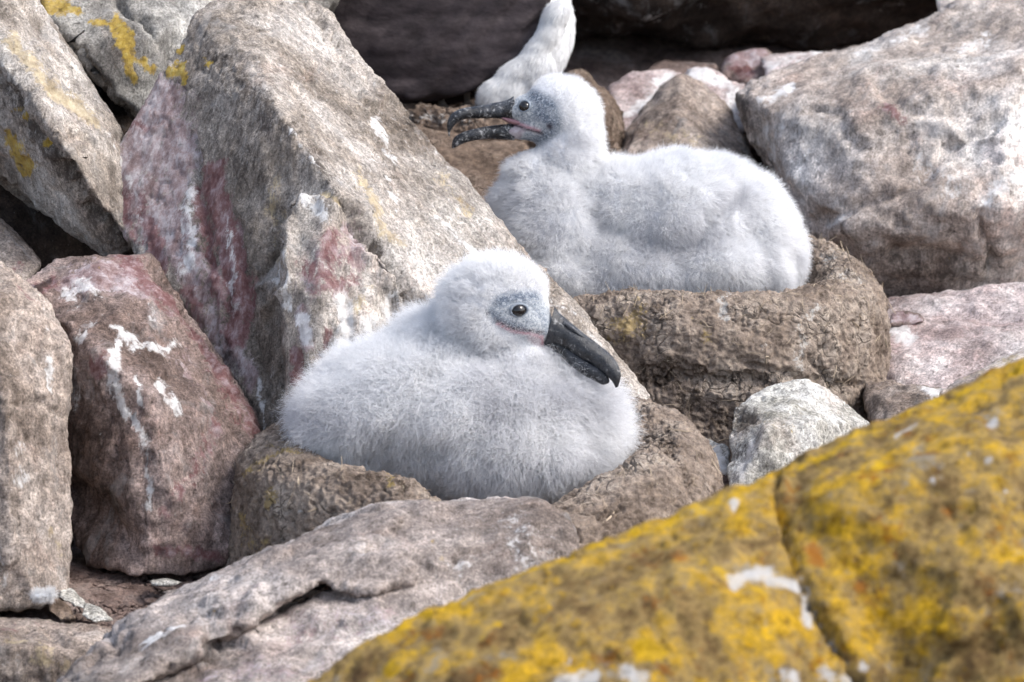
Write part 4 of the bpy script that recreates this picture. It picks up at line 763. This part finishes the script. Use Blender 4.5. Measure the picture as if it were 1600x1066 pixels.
loft('upper_bill', [((803, 152), (806, 192), -29, 20), ((792, 158), (794, 189), -29, 18), ((775, 162), (775, 187), -30, 14), ((750, 167), (750, 187), -31, 11), ((728, 170), (728, 188), -32, 11), ((713, 175), (716, 193), -33, 10), ((703, 184), (709, 200), -33, 7), ((699, 197), (704, 208), -33, 4), ((701, 214), (703, 215), -33, .8)], D2, M_bill2, c2, keel=.4)
loft('lower_bill', [((802, 194), (804, 221), -28, 15), ((786, 196), (786, 220), -29, 13), ((762, 199), (762, 219), -30, 10), ((738, 204), (738, 222), -31, 9), ((720, 210), (722, 227), -32, 8), ((709, 218), (712, 232), -32, 5), ((706, 231), (708, 234), -32, 1)], D2, M_bill2, c2)
loft('mouth_corner', [((784, 184), (784, 188), -29, 10), ((798, 186), (798, 196), -29, 15), ((812, 190), (812, 199), -29, 19), ((828, 198), (828, 202), -29, 20)], D2, M_gape, c2)
add_eyes(c2, me2, 819, 166, D2, 9.5, .92)
# ear opening
def len2(p):
    px, py, dd = to_px(p)
    head = np.clip(1 - (np.hypot(px - 870, py - 185) - 62) / 50, 0, 1)
    L = .0180 - .0065 * head
    poly = [(775, 150), (806, 144), (832, 142), (858, 150), (872, 172), (876, 205), (858, 216), (838, 228), (812, 232), (775, 228)]
    ins = in_poly(px, py, poly); e = seg_dist(px, py, poly + [poly[0]]); sd_ = np.where(ins, -e, e)
    f = np.clip((sd_ + 1 + 4 * perlin(p * 70)) / 24, 0, 1)
    L = L * (.11 + .89 * f)
    hole = np.clip((np.hypot(px - 819, py - 166) - 10) / 4, .02, 1)
    gp = np.where(px < 828, np.clip((np.abs(py - 206) - 14) / 6, .04, 1), 1) * np.clip((np.hypot(px - 858, py - 198) - 3.5) / 3, .03, 1)
    return L * hole * gp, .35 + .65 * f
def flow2(p):
    px, py, dd = to_px(p); cx = (px - 860) / 70; cy = (py - 185) / 70; rr = np.hypot(cx, cy); hd = np.clip(1.6 - rr, 0, 1)[:, None]
    body = RIGHT[None] * (.5 - .9 * np.clip((900 - px) / 120, 0, 1))[:, None] - UP[None] * .7
    face = RIGHT[None] * 1.0 + UP[None] * (-(cy)[:, None] * .6 + .25)
    return body * (1 - hd) + face * hd
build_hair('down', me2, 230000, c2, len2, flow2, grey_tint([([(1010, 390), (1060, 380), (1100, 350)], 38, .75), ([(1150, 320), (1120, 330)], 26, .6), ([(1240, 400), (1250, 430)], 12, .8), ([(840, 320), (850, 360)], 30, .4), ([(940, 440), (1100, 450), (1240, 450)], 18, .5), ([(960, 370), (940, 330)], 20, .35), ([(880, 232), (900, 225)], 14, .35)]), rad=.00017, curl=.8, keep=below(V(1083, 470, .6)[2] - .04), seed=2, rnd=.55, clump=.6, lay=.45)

# ------------------------------------------------------------------ adult bird behind
D3 = 1.2
ad = root_at('adult_albatross', 720, 190, D3)
tag(ad, 'adult seabird with dark folded wing and white breast sitting behind the open beaked chick', 'seabird')
bm = bmesh.new()
for e in [(690, 45, 0, 180, 100, 95, 6), (800, 38, 0, 96, 108, 95, 10), (795, 105, -5, 62, 52, 60, 30), (845, -40, 0, 52, 110, 55, -8), (855, -140, 0, 40, 70, 42, 0), (868, -215, 0, 52, 42, 38, 0), (905, -210, 0, 26, 24, 24, 0), (520, 30, 0, 90, 38, 50, 8), (845, 60, -10, 46, 82, 60, -8)]:
    ell(bm, *e[:7], D3)
mea = remesh(bm, .006, 12, .6)
M_awhite = plain('white_plumage', (.76, .77, .79), .85, .15, .05, .004, 30)
def wing_mat():
    t = NT('dark_plumage')
    wv = t.vec((1, 1, 1), (0, .15, 0))
    n = t.noise(14, 6, .6, t.vec((.7, 1, 1.2)), .3)
    c = t.ramp(n, [(.34, (.014, .010, .011)), (.5, (.030, .023, .025)), (.68, (.070, .056, .058))])
    f = t.noise(70, 5, .7, t.vec((.5, 1, 1)))
    c = t.mix(.6, c, t.ramp(f, [(.35, (.5, .5, .5)), (.65, (1.5, 1.5, 1.5))]), 'MULTIPLY')
    return t.done(c, .75, t.bump(n, .012, .5), .2)
M_wing = wing_mat()
link('body', mea, M_awhite, ad)
for sd_ in (-1, 1):                                      # folded wings, feather rows as shingled lobes
    bm = bmesh.new()
    ell(bm, 645, 22, 88 * sd_, 208, 146, 30, 4, D3); ell(bm, 490, 15, 80 * sd_, 190, 70, 22, 10, D3); ell(bm, 762, -6, 88 * sd_, 100, 100, 26, 0, D3)
    for r_ in range(3):
        for q in range(6): ell(bm, 500 + q * 52 + r_ * 12, 118 - r_ * 52 - abs(q - 3) * 8, (100 + r_ * 4) * sd_, 52, 20, 10, 28, D3)
    for j in range(9):
        for i in range(9):
            x_ = 470 + i * 50 + (j % 2) * 25; y_ = -95 + j * 29; q_ = 1 - ((x_ - 645) / 208) ** 2 - ((y_ - 22) / 146) ** 2
            if q_ > .02: ell(bm, x_, y_, (88 + 30 * math.sqrt(q_) + 1 - (i % 3)) * sd_, 44, 19, 9, 24 + 10 * math.sin(i * 1.7 + j), D3)
    mw = remesh(bm, .005, 2, .5); link('folded_wing', mw, M_wing, ad)
bm = bmesh.new(); ell(bm, 400, 40, 0, 120, 12, 40, 8, D3); link('tail', remesh(bm, .006, 2), M_wing, ad)
loft('bill', [((915, -232), (915, -190), 0, 16), ((960, -226), (960, -192), 0, 12), ((1010, -222), (1010, -190), 0, 10), ((1040, -214), (1036, -182), 0, 8), ((1046, -190), (1042, -172), 0, 3)], D3, plain('yellow_horn', (.55, .38, .10), .4, .4, .1), ad)
add_eyes(ad, mea, 895, -222, D3, 9, .9)
bm = bmesh.new()
for q_, (fx, fy, fr) in enumerate([(762, 146, 26), (778, 138, 28), (792, 122, 30), (808, 112, 30), (824, 96, 30), (836, 78, 30), (850, 58, 30), (862, 30, 30), (770, 160, 24), (800, 150, 30), (835, 120, 36)]): ell(bm, fx + 5, fy + 5, -122 + q_ * .5, fr, fr * .55, 26, 52, D3)
mfl = remesh(bm, .005, 22, .6); link('flank_feathers', mfl, M_awhite, ad)
pl = lambda p: (np.full(len(p), .009), np.full(len(p), 1.0)); fw = lambda p: np.tile(-UP * .9 - RIGHT * .5, (len(p), 1)); wt = lambda p, r: np.full((len(p), 3), .86)
build_hair('flank_plumage', mfl, 16000, ad, pl, fw, wt, rad=.0004, curl=.1, lay=2.4, rnd=.12, clump=.12, seed=8, root_dark=.9)
build_hair('body_plumage', mea, 30000, ad, pl, fw, wt, rad=.0004, curl=.1, lay=2.4, rnd=.12, clump=.12, seed=9, root_dark=.9)
for q in (690, 730): loft('leg', [((q - 9, 120), (q + 9, 120), 0, 9), ((q - 6, 140), (q + 6, 140), 0, 6), ((q - 6, 160), (q + 6, 160), 0, 6), ((q - 20, 168), (q + 24, 172), 0, 14)], D3, plain('grey_leg_skin', (.30, .28, .27), .6, .3, .2), ad)

# ------------------------------------------------------------------ loose bits
bm = bmesh.new()
for i in range(3400):
    if i > 2600: x = rng.uniform(-.58, -.33); y = rng.uniform(-.24, 0)
    elif rng.random() < .75: x = rng.uniform(-.75, -.25); y = rng.uniform(-.32, .12)
    else: x = rng.uniform(-.6, .7); y = rng.uniform(-.5, .9)
    s = rng.uniform(.0012, .0045) * (2.4 if rng.random() < .05 else 1)
    r = bmesh.ops.create_icosphere(bm, subdivisions=1, radius=s)
    z = float(ground_z(x, y)) + .004; q = Matrix.Rotation(rng.uniform(0, 6), 3, 'Z')
    for v in r['verts']: v.co = q @ Vector((v.co.x * rng.uniform(.7, 1.7), v.co.y * rng.uniform(.7, 1.4), v.co.z * rng.uniform(.5, 1.0))) + Vector((x, y, z))
mg = bpy.data.meshes.new('gravel'); bm.to_mesh(mg); bm.free()
# settle on the ground surface
bvg = BVHTree.FromPolygons([tuple(v.co) for v in ground.data.vertices], [tuple(p.vertices) for p in ground.data.polygons])
g = link('gravel', mg, M_soil); tag(g, 'fine crumbs of soil and grit lying between the boulders', 'gravel', kind='stuff')
ico = bmesh.new(); bmesh.ops.create_icosphere(ico, subdivisions=3, radius=.0075); mt = bpy.data.meshes.new('down_tuft'); ico.to_mesh(mt); ico.free()
tp = V(68, 930, -.22); mt.transform(Matrix.Diagonal((1.9, .9, .35, 1))); mt.transform(Matrix.Translation(Vector([float(x) for x in tp])))
tf = bpy.data.objects.new('down_tuft', None); COL.objects.link(tf); tf.location = Vector([float(x) for x in tp]); tag(tf, 'tiny tuft of white down stuck on the soil by the left boulder', 'tuft')
link('core', mt, M_awhite, tf)
build_hair('filaments', mt, 1500, tf, lambda p: (np.full(len(p), .008) * (1 + .8 * perlin(p * 180)), np.full(len(p), .3)), lambda p: np.tile(-UP, (len(p), 1)) + rng.normal(size=p.shape) * .5, lambda p, r: np.full((len(p), 3), .85), rad=.0002, seed=5)
